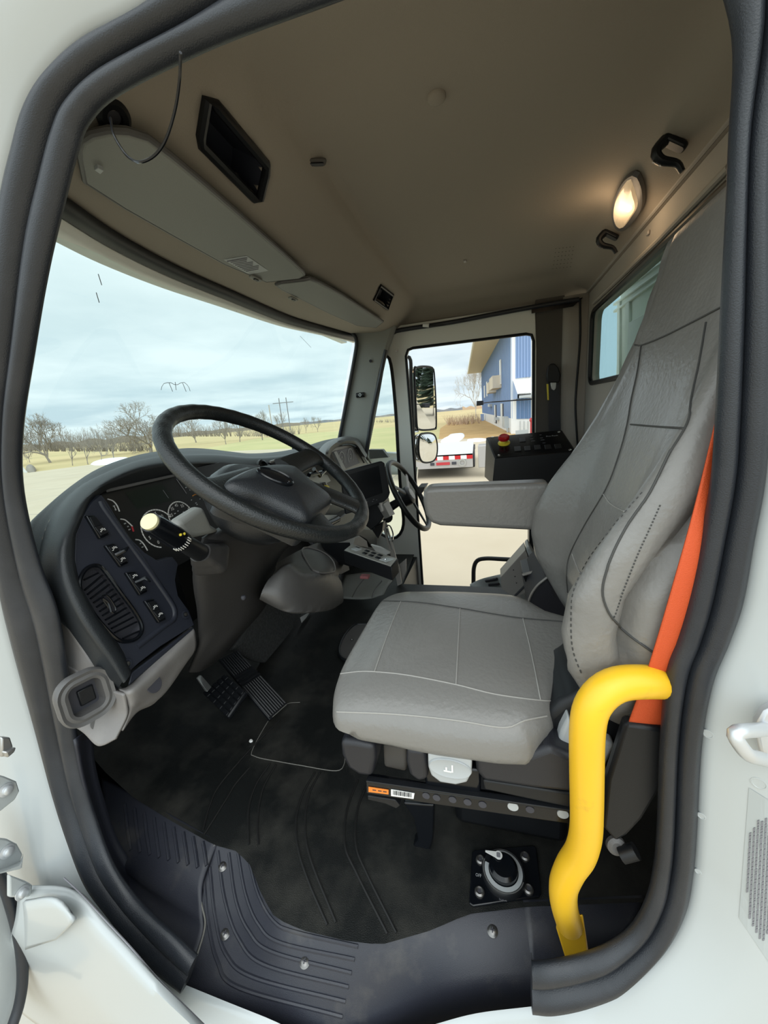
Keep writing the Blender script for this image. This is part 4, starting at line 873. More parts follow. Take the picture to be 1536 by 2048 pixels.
cup = cr([at(*q, y=.665) for q in ((606, 1102), (614, 1110), (628, 1128), (650, 1139), (664, 1138), (668, 1126), (655, 1110), (632, 1098), (612, 1094))], 40, True); cc_ = sum(cup, Vector())/40
cup2 = cr([hit(cob, *q, .002) or at(*q, y=.63) for q in ((604, 1104), (612, 1122), (626, 1142), (650, 1147), (668, 1142), (666, 1124), (650, 1108), (628, 1099), (610, 1096))], 40, True); cc_ = sum(cup2, Vector())/40
b = MB(); b.loft([cup2, [p.lerp(cc_, .25)+V((.0, .012, -.0)) for p in cup2]], caps=False); b.f.append(tuple(range(40, 80))); b.build('cup_recess', 'seat_base', co, smooth=60)  # near-black liner colour paints the shade of a deeper cup
b = MB(); b.tube(cup2, .0035, 6, closed=True); b.build('cup_rim', 'grey_plastic', co)
arch = [at(*q, y=.56) for q in ((537, 1182), (550, 1180), (560, 1192), (566, 1212), (571, 1224), (540, 1222), (525, 1200))]
# lower black and grey housing towards the far side
plate([(640, 1070), (668, 1045), (700, 1020), (730, 1020), (752, 1040), (745, 1058), (716, 1075), (704, 1078), (655, 1118), (645, 1110)], .86, .06, 'mid_grey_plastic', 'side_housing', co, .006)
plate([(703, 1062), (716, 1058), (738, 1058), (750, 1063), (753, 1078), (754, 1095), (742, 1092), (734, 1080), (720, 1072), (706, 1078)], .80, .05, 'column_plastic', 'rear_flap', co, .005)
plate([(665, 1118), (700, 1078), (720, 1072), (734, 1082), (737, 1096), (705, 1090), (690, 1105), (700, 1140), (680, 1150), (668, 1130)], .78, .05, 'grey_plastic', 'inner_flap', co, .004)
# radio like control box on a tilted arm
mt = thing('switch_box', 'low black control box with a silver top of eight small switches beyond the console', 'control box', at(740, 1130, z=.49))
t0, t1, t2, t3 = at(703, 1088, z=.54), at(796, 1118, z=.50), at(783, 1134, z=.505), at(687, 1101, z=.545)
t0 = at(703, 1088, x=.80); t1 = at(796, 1118, x=.66); t2 = at(783, 1134, x=.60); t3 = at(687, 1101, x=.72)
n_ = (t1-t0).cross(t3-t0).normalized(); n_ = n_ if n_.z > 0 else -n_
dn_ = V((0, 0, -1))*.048
b = MB(); b.hexa([t0, t1, t2, t3], [p+dn_ for p in (t0, t1, t2, t3)]); b.build('case', 'black_plastic', mt, bevel=.002)
tc_ = (t0+t1+t2+t3)/4
b = MB(); q = [tc_+(p-tc_)*.97+n_*.002 for p in (t0, t1, t2, t3)]; b.hexa(q, [p-n_*.003 for p in q]); b.build('top_plate', 'console_metal', mt, bevel=.001)
def tp_(s, r): return q[0].lerp(q[1], s).lerp(q[3].lerp(q[2], s), r)
ft = Fr(tc_, t1-t0, n=n_)
for s, r, w_, h_, mm in [(.20, .5, .030, .026, 'light_grey'), (.20, .32, .026, .008, 'gloss_black')]+[(s, r, .020, .011, 'gloss_black') for s in (.42, .56, .70) for r in (.32, .66)]:
    b = MB(); b.box(tp_(s, r)+n_*.002, (w_, h_, .004), ft); b.build('switch', mm, mt, bevel=.001)
b = MB(); b.box(tp_(.86, .5)+n_*.001, (.035, .036, .002), ft); b.build('end_plate', 'panel_grey', mt)
b = MB(); b.ball(tp_(.84, .6)+n_*.003, .004, 8); b.build('screw', 'chrome', mt)
b = MB(); b.hexa([at(*q_, x=.9) for q_ in ((640, 1085), (700, 1085), (705, 1135), (660, 1120))], [at(*q_, x=1.0) for q_ in ((640, 1085), (700, 1085), (705, 1135), (660, 1120))]); b.build('mounting_arm', 'black_plastic', mt)
b = MB(); b.box(at(730, 1153, x=.78), (.025, .035, .012)); tag(b.build('connector', 'connector_pink', bevel=.003), 'small dull pink connector hanging under the black switch box', 'connector')
# beige bracket strips and tall latch plate on the far side
t = thing('latch_bracket', 'upright beige metal bracket with a bright over centre latch near the vent window', 'bracket', at(780, 1170, x=1.55))
def xplate(px, x, th, mt_, nm, par, bevel=.001):
    b = MB(); b.prism([at(*q_, x=x) for q_ in px], (th, 0, 0)); return b.build(nm, mt_, par, bevel=bevel)
xplate([(763, 1045), (772, 1042), (792, 1115), (800, 1140), (803, 1168), (795, 1172), (786, 1130)], 1.55, .01, 'bracket_grey', 'strip', t)
b = MB(); b.tube(cr([at(*q_, x=1.53) for q_ in ((774, 1052), (780, 1052), (786, 1068), (784, 1084), (778, 1078), (774, 1062))], 24, True), .004, 6, closed=True); b.build('latch_loop', 'chrome', t)
b = MB(); b.tube([at(*q_, x=1.53) for q_ in ((780, 1080), (786, 1098))], .011, 8); b.build('latch_body', 'steel', t)
xplate([(788, 1137), (800, 1128), (812, 1118), (812, 1142), (801, 1172), (796, 1172)], 1.60, .01, 'bracket_grey', 'foot', t)
xplate([(741, 1090), (760, 1095), (780, 1106), (770, 1112), (752, 1104)], 1.5, .02, 'white_metal', 'pale_edge', t)
b = MB(); b.patch([[at(690, 1150, z=.10), at(740, 1145, z=.14), at(786, 1158, z=.16)], [at(680, 1175, z=.06), at(735, 1170, z=.08), at(775, 1172, z=.12)], [at(668, 1195, z=.02), at(730, 1198, z=.03), at(768, 1190, z=.06)]], 16, 12)  # floor patch whose grey green colour stands for reflected light
eb_ = b.bvh(); eng = tag(b.build('footwell_mat_sheen', 'visor_vinyl', solid=.01), 'passenger footwell floor with reflected light painted in as grey green', 'mat')
b = MB(); draw(b, eb_, [(764, 1162), (750, 1180), (744, 1196)], .004, 12); b.build('strap_line', 'mid_grey_plastic', eng)
b = MB(); draw(b, eb_, [(735, 1150), (715, 1175), (704, 1195)], .003, 12); b.build('mat_rib', 'mid_grey_plastic', eng)
# ================================================================ PASSENGER SIDE INSTRUMENTS
YP = .80
pod = thing('gauge_pod', 'dark hooded gauge pod with two round gauges in front of the far seat', 'gauge pod', at(700, 930, y=YP))
hd = [(640, 905), (655, 893), (672, 882), (690, 877), (706, 877), (718, 884), (726, 895)]
r_a = [at(*q_, y=.98) for q_ in ((630, 910), (648, 888), (668, 878), (688, 873), (706, 874), (722, 882), (740, 900))]
r_b = [at(*q_, y=YP-.02) for q_ in ((644, 935), (655, 903), (665, 892), (680, 884), (700, 882), (716, 888), (732, 915))]
r_c = [at(*q_, y=YP+.02) for q_ in ((660, 945), (661, 910), (669, 898), (683, 890), (700, 888), (712, 893), (720, 912))]
b = MB(); b.patch([r_a, [p.lerp(q_, .6)+V((0, 0, .012)) for p, q_ in zip(r_a, r_b)], r_b, r_c], 40, 16); b.build('hood', 'mid_grey_plastic', pod, smooth=70)
b = MB(); b.prism([at(*q_, y=YP+.03) for q_ in ((660, 900), (672, 894), (700, 889), (714, 894), (745, 925), (745, 950), (690, 950), (674, 930))], (0, .03, 0)); b.build('bezel', 'bracket_grey', pod, bevel=.004)
for k in range(3):
    b = MB(); b.tube([at(712+6*k, 896+1*k, y=YP+.015), at(728+7*k, 925+1*k, y=YP+.015)], .006, 6); b.build('bezel_rib', 'black_plastic' if k % 2 == 0 else 'panel_grey', pod)
b = MB(); b.prism([at(*q_, y=YP+.02) for q_ in ((672, 902), (704, 895), (720, 926), (690, 938))], (0, .02, 0)); b.build('gauge_face', 'ink_grey', pod, smooth=0)
b = MB(); b.prism([at(*q_, y=YP+.018) for q_ in ((668, 904), (673, 902), (692, 938), (685, 940))], (0, .02, 0)); b.build('white_edge', 'light_grey', pod, smooth=0)
for q_, r in (((684, 918), .040), ((701, 913), .046)):
    f = Fr(at(*q_, y=YP+.018), (1, 0, 0), n=(0, -1, 0)); b = MB(); b.arc(f, r, -40, 220, .006); b.arc(f, r*.3, 0, 360, .004); b.build('gauge_ring', 'light_grey', pod)
# tablet
Tn = V((-.86, -.50, .06)); tb_c = at(728, 968, x=1.06); ftb = Fr(tb_c, (at(764, 924, pl=(tb_c, Tn))-at(683, 944, pl=(tb_c, Tn))), n=Tn)
tab = thing('tablet_screen', 'black tablet style camera monitor mounted between the two steering wheels', 'monitor', tb_c)
TP = [ftb.px(*q_) for q_ in ((680, 944), (762, 922), (768, 926), (779, 985), (776, 994), (768, 1002), (733, 1016), (690, 1028))]
b = MB(); b.prism([p+ftb.n*.012 for p in TP], ftb.n*-.03); b.build('case', 'black_plastic', tab, bevel=.004)
b = MB(); b.prism([ftb.px(*q_)+ftb.n*.0125 for q_ in ((692, 950), (756, 931), (764, 985), (705, 1006))], ftb.n*.001); b.build('screen', 'gloss_black', tab, smooth=0)
for q_ in ((733, 1003), (746, 998), (744, 1002), (752, 999)):
    b = MB(); b.box(ftb.px(*q_)+ftb.n*.013, (.005, .0018, .001), ftb); b.build('button_mark', 'ink_grey', tab)
mn = thing('monitor_mount', 'dark metal mount block under the black monitor', 'mount', at(750, 1030, x=1.15))
xplate([(718, 1012), (764, 1005), (770, 1030), (758, 1048), (742, 1060), (715, 1040)], 1.13, .12, 'black_plastic', 'bracket', mn, .004)
b = MB(); b.hexa([at(*q_, x=1.05) for q_ in ((767, 1008), (777, 1002), (790, 1028), (780, 1033))], [at(*q_, x=1.12) for q_ in ((755, 1012), (768, 1004), (781, 1028), (770, 1038))]); b.build('block', 'bracket_grey', mn, bevel=.001)
b = MB(); b.tube([at(762, 1005, x=1.08), at(765, 1022, x=1.08)], .010, 8); b.build('cable', 'bracket_grey', mn)
xplate([(750, 1052), (766, 1046), (764, 1062), (756, 1078), (745, 1062)], 1.2, .05, 'black_plastic', 'stay', mn, .003)
# second steering wheel
k2 = 1.07; W2 = CAM+(V((1.4823, .4382, .5765))-CAM)*k2; N2 = V((0, -.892, .452)).normalized(); R2_ = .2*k2; f2w = Fr(W2, (1, 0, 0), n=N2)
w2 = thing('steering_wheel', 'smaller thin rimmed black steering wheel on the far side of the cab', 'steering wheel', W2)
b = MB(); b.tube([f2w.p(R2_*math.cos(2*math.pi*k/96), R2_*math.sin(2*math.pi*k/96)) for k in range(96)], .0155, 12, closed=True); b.build('rim', 'wheel_leather', w2, smooth=70)
b = MB(); b.lathe([(.052, -.045), (.055, -.02), (.055, .006), (.040, .016), (.0005, .018)], f2w, 28); b.build('hub', 'black_plastic', w2)
b = MB(); b.lathe([(.036, .016), (.034, .020), (.0005, .021)], f2w, 28); b.build('hub_cap', 'bracket_grey', w2)
for a in (0, 120, 240):
    u = f2w.u*math.cos(math.radians(a+30))+f2w.v*math.sin(math.radians(a+30)); b = MB(); b.tube([W2+u*.04, W2+u*(R2_-.008)], [.017, .013], 8, flat=.35, ref=N2); b.build('spoke', 'bracket_grey' if a == 0 else 'black_plastic', w2)
b = MB(); b.tube([W2-N2*.03, W2-N2*.18+V((-.05, 0, -.02)), at(775, 1035, x=1.45)], [.022, .020, .03], 12); b.build('column', 'black_plastic', w2)
xplate([(770, 1010), (800, 994), (803, 1003), (775, 1018)], 1.45, .02, 'black_plastic', 'stalk', w2, .002)
b = MB(); b.prism([at(*q_, x=1.2) for q_ in ((835, 975), (850, 974), (846, 984), (838, 992))], (.10, 0, 0)); tag(b.build('armrest_bracket', 'black_plastic', bevel=.002), 'small dark bracket at the tip of the grey armrest', 'bracket')
# ================================================================ DRIVER SEAT
seat = thing('driver_seat', 'grey vinyl high backed driver seat with white piping seams and bolsters', 'seat', V((.27, .0, .0)))
XC = .268
CW = [(-.22, .115), (-.15, .125), (-.11, .155), (-.075, .215), (-.045, .243), (.0, .250), (.10, .252), (.18, .248), (.25, .249), (.275, .245), (.292, .234), (.302, .205)]
def cush_ring(y, w_, n=56):
    t = lin([(-.22, 0), (.15, 0), (.24, .3), (.29, 1)], y); top = .524-.012*t; bot = .420+.018*t; o = []
    hz = (top-bot)/2; mz = (top+bot)/2; e = .34
    for k in range(n):
        a = 2*math.pi*k/n; c, s = math.cos(a), math.sin(a)
        xx = w_*math.copysign(abs(c)**e, c); z_ = hz*math.copysign(abs(s)**(.55 if s > 0 else .45), s)
        z_ += (.010*(1-(xx/w_)**2) if s > 0 else 0)*(1-t)
        if s > 0: z_ -= .016*(abs(xx)/w_)**6
        shift = -.018*t if s < 0 else 0
        o.append(V((XC+xx, y+shift, mz+z_)))
    return o
ys = [lin([(0, -.22), (.2, -.11), (.35, -.04), (.7, .18), (.85, .25), (1, .303)], k/40) for k in range(41)]
b = MB(); rg = [cush_ring(y, lin(CW, y)) for y in ys]
last = rg[-1]; cl_3 = sum(last, Vector())/len(last)
rg += [[p.lerp(cl_3, .12)+V((0, .006, 0)) for p in last], [p.lerp(cl_3, .4)+V((0, .011, 0)) for p in last]]
b.loft(rg); cush = b.build('cushion', 'seat_vinyl', seat, smooth=75); cu_b = b.bvh()
b = MB()
def seam(bv, pts, par, r=.0011, mt='seam_thread', nm='seam', off=.0008, n=50):
    b1 = MB(); draw(b1, bv, pts, r, n, off, 6)
    if b1.v: b1.build(nm, mt, par)
seam(cu_b, [(757, 1202), (835, 1205), (921, 1217), (991, 1229), (1046, 1237), (1130, 1244)], cush, .0016, 'seam_fold_dark')
seam(cu_b, [(681, 1348), (715, 1344), (749, 1344), (816, 1351), (913, 1370), (991, 1389), (1081, 1401), (1128, 1401)], cush)
seam(cu_b, [(802, 1203), (775, 1270), (749, 1344)], cush); seam(cu_b, [(920, 1217), (917, 1276), (912, 1370)], cush); seam(cu_b, [(1046, 1237), (1060, 1295), (1070, 1342), (1081, 1401)], cush)
seam(cu_b, [(656, 1424), (680, 1424), (796, 1429), (913, 1441), (1007, 1455), (1050, 1441), (1093, 1432)], cush, .0013)
# backrest
def tabz(t): return lambda z: lin(t, z)
bw = tabz([(.47, .175), (.52, .205), (.57, .238), (.64, .256), (.74, .258), (.80, .255), (.88, .240), (.96, .222), (1.05, .205), (1.12, .188), (1.2, .162), (1.26, .140)])
yb_ = tabz([(.47, -.185), (.52, -.150), (.57, -.122), (.62, -.098), (.68, -.088), (.74, -.096), (.80, -.126), (.85, -.158), (.90, -.190), (.96, -.222), (1.02, -.248), (1.10, -.278), (1.2, -.298), (1.26, -.306)])
yc_ = tabz([(.47, -.185), (.55, -.170), (.62, -.155), (.70, -.165), (.80, -.190), (.90, -.222), (1.0, -.250), (1.10, -.276), (1.2, -.296), (1.26, -.304)])
yk_ = tabz([(.47, -.29), (.6, -.30), (.8, -.335), (1.0, -.37), (1.15, -.385), (1.26, -.375)])
def back_ring(z, s=1.0, sy=1.0):
    w_, yb, yc, yk = bw(z)*s, yb_(z), yc_(z), yk_(z)
    g = max(0, min(1, (.90-z)/.10))*max(0, min(1, (z-.60)/.05)) # fold between wing and side cushion
    half = [(0, yc), (.30, yc), (.55, yc+(yb-yc)*.12), (.72, yc+(yb-yc)*.5), (.86, yb-.006), (.94, yb), (1.0, yb-.014), (1.0, yb-.040), (.98, yb-.062), (.97-.10*g, yb-.074), (.97-.05*g, yb-.084), (.97+.01*g, yb-.10), (.97, (yb+yk)/2-.03), (.93, yk+.03), (.88, yk+.004), (.5, yk), (0, yk)]
    ym = (yb+yk)/2
    pts = [V((XC-w_*a, ym+(c-ym)*sy, z)) for a, c in half]+[V((XC+w_*a, ym+(c-ym)*sy, z)) for a, c in reversed(half[1:-1])]
    return cr(pts, 84, True)
zs = [.475+.77*k/70 for k in range(71)]
rg = [[p.lerp(sum(back_ring(.475), Vector())/84, .35)+V((0, 0, -.012)) for p in back_ring(.475)]]+[back_ring(z) for z in zs]
rg += [[V((p.x, p.y, 1.257)) for p in back_ring(1.245, .97, .90)], [V((p.x, p.y, 1.264)) for p in back_ring(1.245, .90, .70)], [V((p.x, p.y, 1.267)) for p in back_ring(1.245, .6, .35)]]
b = MB(); b.loft(rg); bk = b.build('backrest', 'seat_vinyl', seat, smooth=75); bk_b = b.bvh()
for pts, mt in (([(1270, 690), (1285, 690), (1330, 672), (1390, 642), (1448, 612)], 'seam_fold_dark'), ([(1283, 692), (1275, 745), (1263, 800), (1255, 848), (1240, 905), (1214, 975), (1170, 1050), (1140, 1110), (1134, 1150), (1136, 1185)], 'seam_fold_dark'),
 ([(1262, 849), (1310, 853), (1368, 857)], 'seam_fold_dark'), ([(1413, 645), (1400, 720), (1385, 790), (1375, 845), (1340, 905)], 'seam_fold_dark'), ([(1206, 987), (1222, 1008), (1250, 1024)], 'seam_thread'), ([(1145, 1108), (1152, 1128), (1160, 1145)], 'seam_thread')):
    seam(bk_b, pts, bk, .0014 if mt == 'seam_fold_dark' else .0010, mt)
seam(bk_b, [(1342, 900), (1300, 985), (1262, 1040), (1225, 1110), (1205, 1175), (1215, 1220), (1245, 1258), (1300, 1300), (1335, 1320)], bk, .0016, 'seam_fold_dark')  # dark cord painting the shade in the wing fold, not a sewn seam
# stitches along the wing and the side cushion
for pts in ([(1162, 1345), (1146, 1300), (1142, 1250), (1146, 1190), (1170, 1130), (1205, 1080), (1245, 1030), (1285, 985)], [(1320, 1010), (1300, 1055), (1275, 1110), (1255, 1160), (1238, 1205), (1228, 1235)]):
    P = cr([V((a, c, 0)) for a, c in pts], 70); b = MB()
    for p, q in zip(P[::2], P[1::2]):
        u, v = hit(bk_b, p.x, p.y, .0006), hit(bk_b, q.x, q.y, .0006)
        if u and v and (u-v).length < .05: b.tube([u, v], .0009, 4)
    o = b.build('stitching', 'seam_fold_dark', bk); o['kind'] = 'stuff'
# black suspension under the seat
b = MB(); b.box((.34, -.02, .18), (.20, .26, .36)); b.box((.29, .02, .385), (.40, .44, .05)); b.build('suspension', 'black_plastic', seat, bevel=.02)
b = MB(); b.box((.27, -.345, .62), (.30, .03, .70)); b.build('back_shell', 'black_plastic', seat, bevel=.02)
def side(px, x, th, mt, nm, par=seat, bevel=.006, seg=3):
    b = MB(); b.prism([at(*q, x=x) for q in px], (th, 0, 0)); return b.build(nm, mt, par, bevel=bevel, seg=seg)
side([(679, 1482), (712, 1484), (748, 1492), (751, 1520), (745, 1556), (718, 1553), (694, 1538), (682, 1512)], .035, .16, 'seat_base', 'front_cover', bevel=.010)
side([(765, 1490), (812, 1497), (812, 1545), (768, 1535)], .09, .04, 'headliner_dark', 'spacer')
side([(812, 1498), (851, 1503), (856, 1560), (838, 1566), (818, 1552), (811, 1525)], .03, .14, 'seat_base', 'middle_cover', bevel=.008)
side([(846, 1530), (960, 1540), (962, 1592), (850, 1572)], .045, .1, 'gloss_black', 'recess')
sb = side([(855, 1506), (944, 1514), (943, 1548), (934, 1566), (912, 1571), (880, 1566), (862, 1552), (856, 1535)], .022, .03, 'light_grey', 'seat_switch', bevel=.004)
f = Fr(at(900, 1536, x=.0215), (0, -1, -.02), (0, 0, 1)); k = 32
b = MB(); b.loft([[f.p(.036*s*math.cos(2*math.pi*j/k), .019*s*math.sin(2*math.pi*j/k), h) for j in range(k)] for s, h in ((1, 0), (.96, .0025), (.8, .0012), (.02, .0008))]); b.build('rocker_face', 'light_grey', sb)
f2 = f.sh(0, 0, .0018)
b = MB(); b.box(f2.p(-.004, -.006, 0), (.013, .003, .0006), f2); b.box(f2.p(.004, .001, 0), (.0028, .015, .0006), f2); b.box(f2.p(-.006, -.001, 0), (.003, .006, .0006), f2); b.build('seat_symbol', 'marking_white', sb)
side([(949, 1515), (1000, 1518), (1060, 1510), (1100, 1495), (1160, 1520), (1160, 1590), (1070, 1580), (965, 1564), (952, 1545)], .03, .20, 'seat_base', 'rear_cover', bevel=.010)
side([(965, 1560), (1160, 1590), (1160, 1622), (968, 1580)], .04, .18, 'black_plastic', 'lower_cover', bevel=.004)
side([(1090, 1432), (1120, 1405), (1150, 1395), (1180, 1350), (1255, 1380), (1262, 1450), (1250, 1560), (1160, 1560), (1100, 1512), (1078, 1505), (1092, 1470)], .075, .15, 'black_plastic', 'hinge_cover', bevel=.015)
side([(1138, 1434), (1122, 1465), (1110, 1508), (1117, 1542), (1205, 1548), (1232, 1492), (1190, 1475), (1150, 1470)], .055, .03, 'light_grey', 'recline_knob', bevel=.006)
side([(1254, 1390), (1274, 1390), (1262, 1432)], .07, .01, 'label_white', 'care_label', bevel=0)
rail = side([(732, 1563), (846, 1582), (1150, 1624), (1150, 1650), (846, 1606), (732, 1587)], .045, .02, 'gloss_black', 'rail', bevel=.002)
side([(732, 1562), (1150, 1622), (1150, 1626), (732, 1566)], .036, .012, 'black_plastic', 'rail_flange', bevel=.001)
side([(737, 1574), (777, 1580), (777, 1589), (737, 1584)], .0435, .001, 'label_orange', 'warning_label', bevel=0)
lb = side([(782, 1579), (829, 1587), (827, 1598), (782, 1592)], .0435, .001, 'label_white', 'barcode_label', bevel=0)
for k in range(14): side([(786+2.7*k, 1581.5+.4*k), (787+2.7*k+(k % 3)*.5, 1581.7+.4*k), (787+2.7*k+(k % 3)*.5, 1590+.4*k), (786+2.7*k, 1589.6+.4*k)], .0428, .0005, 'ink', 'bar', lb, bevel=0)
for q in (745, 756, 766): side([(q, 1579.5+(q-745)*.15), (q+7, 1580.5+(q-745)*.15), (q+7, 1582+(q-745)*.15), (q, 1581+(q-745)*.15)], .0428, .0005, 'ink', 'label_line', bevel=0)
for q in ((1026, 1614), (1126, 1629)):
    b = MB(); c = at(*q, x=.043); b.cyl(c, c+V((.004, 0, 0)), .009, n=16); b.build('rail_hole', 'light_grey', rail)
for q in ((852, 1592), (873, 1596), (905, 1600), (935, 1605), (965, 1610), (1060, 1620)):
    b = MB(); c = at(*q, x=.044); b.cyl(c, c+V((.003, 0, 0)), .007, n=14); b.build('rail_slot', 'ink', rail)
side([(735, 1592), (790, 1600), (800, 1612), (793, 1618), (770, 1608), (735, 1600)], .055, .05, 'black_plastic', 'front_foot', bevel=.002)
side([(806, 1606), (868, 1610), (866, 1680), (860, 1700), (822, 1707), (820, 1700), (836, 1680), (828, 1640)], .17, .03, 'gloss_black', 'leg_bracket', bevel=.004)
# armrest
arm = MB(); ap = [(846, 984), (852, 976), (880, 974), (1100, 966), (1110, 1062), (1057, 1062), (880, 1053), (860, 1047), (850, 1030), (845, 1005)]
arm.prism([at(*q, x=.555) for q in ap], (.075, 0, 0)); ao = arm.build('armrest', 'seat_vinyl', seat, bevel=.016, seg=4)
# orange belt with its black sleeve
belt = thing('seat_belt', 'bright orange seat belt running up beside the driver seat', 'seat belt', at(1290, 1450, x=.02))
bl = [(1447, 760), (1440, 812), (1403, 965), (1359, 1127), (1302, 1321), (1256, 1450)]; br = [(1475, 770), (1462, 850), (1437, 973), (1412, 1105), (1356, 1321), (1332, 1464)]
xs = [.045, .04, .018, .0, .004, .028]
b = MB(); b.patch([[at(*p, x=x) for p, x in zip(bl, xs)], [at((p[0]+q[0])/2, (p[1]+q[1])/2, x=x+.002) for p, q, x in zip(bl, br, xs)], [at(*q, x=x+.006) for q, x in zip(br, xs)]], 50, 8); b.build('webbing', 'belt_orange', belt, solid=.002)
b = MB(); b.prism([at(*q, x=.022) for q in ((1250, 1450), (1258, 1448), (1334, 1460), (1334, 1560), (1285, 1640), (1255, 1672), (1232, 1685), (1205, 1655), (1215, 1560))], (.02, 0, 0)); b.build('sleeve', 'black_plastic', belt, bevel=.006)
c = at(1231, 1689, x=.04); f = Fr(c, (0, 1, 0), n=(-1, -.1, .3)); b = MB(); b.lathe([(.015, 0), (.014, .005), (.008, .008), (.004, .0065), (.0005, .0065)], f, 24); b.build('anchor_bolt', 'mid_grey_plastic', belt)
b = MB(); b.tube([at(1243, 1710, x=.03), at(1272, 1702, x=.03)], .012, 10); b.build('anchor_sleeve', 'black_plastic', belt)
# second belt on the far pillar
fb = thing('seat_belt', 'black seat belt with a yellow tab hanging on the far dark pillar', 'seat belt', at(1106, 870, x=2.06))
def xp(px, x, th, mt, nm, par, bevel=.002): b = MB(); b.prism([at(*q, x=x) for q in px], (th, 0, 0)); return b.build(nm, mt, par, bevel=bevel)
xp([(1093, 750), (1096, 733), (1102, 727), (1110, 727), (1117, 735), (1122, 750), (1119, 765), (1095, 766)], 2.04, .03, 'black_plastic', 'guide', fb, .006)
xp([(1101, 765), (1113, 765), (1112, 777), (1108, 781), (1103, 778)], 2.035, .02, 'steel', 'tongue', fb)
xp([(1096, 766), (1119, 766), (1122, 870), (1098, 870)], 2.065, .004, 'seat_base', 'webbing', fb, 0)
xp([(1093, 768), (1097, 768), (1098, 800), (1095, 800)], 2.05, .004, 'yellow_plastic', 'tab', fb, .001)
# yellow grab handle
gh = thing('grab_rail', 'thick bright yellow grab handle bent from the rear door post down to the sill', 'grab handle', at(1145, 1880, x=.06))
gp = [(1400, 1368, .07), (1345, 1366, .034), (1290, 1363, .002), (1240, 1367, -.012), (1205, 1385, -.022), (1182, 1418, -.028), (1174, 1465, -.028), (1173, 1540, -.02), (1173, 1610, -.008), (1171, 1668, .006), (1160, 1707, .018), (1140, 1738, .028), (1127, 1772, .036), (1128, 1810, .044), (1138, 1846, .050)]
b = MB(); b.tube(cr([at(p[0], p[1], x=p[2]) for p in gp], 90), [.0205+.0025*min(1,k/60) for k in range(90)], 20); b.build('bar', 'yellow_paint', gh, smooth=70)
b = MB(); b.hexa([at(*q, x=.048) for q in ((1111, 1852), (1166, 1828), (1178, 1905), (1131, 1919))], [at(*q, x=.062) for q in ((1111, 1850), (1164, 1826), (1174, 1895), (1131, 1909))]); b.build('foot_plate', 'yellow_paint', gh, bevel=.003)
b = MB(); b.ball(at(1144, 1876, x=.047), (.002, .004, .004), 8); b.build('rivet', 'yellow_plastic', gh)
# battery switch on the floor
def fz(px, py, z=.004): return at(px, py, z=z)
bsw = thing('battery_switch', 'round black and white rotary switch on a square glossy plate on the floor', 'switch', fz(1008, 1750, 0))
bp = [fz(*q, .006) for q in ((944, 1703), (950, 1699), (1066, 1690), (1073, 1695), (1083, 1785), (1078, 1793), (946, 1812), (938, 1806))]
b = MB(); b.prism(bp, (0, 0, -.006)); b.build('plate', 'gloss_black', bsw, bevel=.002)
ff = Fr(fz(1007, 1750, .006), (0, -1, 0), (1, 0, 0))
b = MB(); b.lathe([(.046, 0), (.046, .010), (.043, .014), (.040, .012), (.0005, .012)], ff, 40); b.build('bezel', 'black_plastic', bsw)
b = MB(); b.arc(ff, .0355, -195, 110, .0085, c=.013, n=48, h=.001); b.build('white_ring', 'light_grey', bsw)
b = MB(); b.arc(ff, .0425, -200, -20, .0022, c=.0142, n=40); b.build('bright_edge', 'steel', bsw)
b = MB(); b.lathe([(.030, .012), (.030, .024), (.024, .030), (.012, .028), (.0005, .026)], ff, 36); b.build('knob', 'gloss_black', bsw)
b = MB(); q_ = ff.sh(-.010, .016, .031); b.lathe([(.0085, 0), (.0085, .0015), (.0005, .0016)], q_, 20); b.prism([q_.p(-.006, .006), q_.p(-.028, .004), q_.p(-.028, .001), q_.p(-.006, -.006)], q_.n*.0015); pt_ = b.build('pointer', 'marking_white', bsw)
b = MB(); b.prism(rrect(q_, .008, .010, .002, .0016), q_.n*.0004); b.build('window', 'ink_grey', pt_)
for q in ((961, 1721), (1050, 1714), (959, 1785), (1057, 1780)):
    g = Fr(fz(*q, .006), (0, -1, 0), (1, 0, 0)); b = MB(); b.lathe([(.0105, 0), (.0100, .004), (.007, .0065), (.0035, .005), (.0005, .005)], g, 20); o = b.build('bolt', 'screw_metal', bsw)
    b = MB(); b.lathe([(.004, .0052), (.0005, .0054)], g, 6); b.build('socket', 'ink', o)
a_ = Fr(fz(957, 1751, .0062), (0, -1, 0), (1, 0, 0)); b = MB(); b.text('OFF', a_, .009, sx=.8); b.build('off_text', 'light_grey', bsw, smooth=0)
a_ = Fr(fz(1006, 1800, .0062), (0, -1, 0), (1, 0, 0)); b = MB(); b.text('LOCK', a_, .006); b.build('lock_text', 'ink_grey', bsw, smooth=0)
# ================================================================ FAR SIDE CONTROL BOX
cb_ = thing('control_box', 'black control box with red emergency button on the far side of the cab', 'control box', at(1060, 965, x=1.65))
A0, A1 = at(972, 875, x=1.76), at(1124, 860, x=1.76); B1, B0 = at(1153, 903, x=1.56), at(990, 917, x=1.56)
C0, C1 = at(985, 969, x=1.555), at(1150, 968, x=1.555); D0, D1 = at(969, 954, x=1.77), at(1120, 950, x=1.77)
b = MB(); b.hexa([A0, A1, B1, B0], [D0, D1, C1, C0]); b.build('case', 'black_plastic', cb_, bevel=.003)
nb = (A1-A0).cross(B0-A0).normalized(); nb = nb if nb.z > 0 else -nb
fb_ = Fr((A0+A1+B0+B1)/4, A1-A0, n=nb)
b = MB(); m_ = (A0+A1+B0+B1)/4; b.prism([m_+(p-m_)*.96+nb*.001 for p in (A0, A1, B1, B0)], nb*.002); b.build('top_plate', 'gloss_black', cb_, bevel=.001)
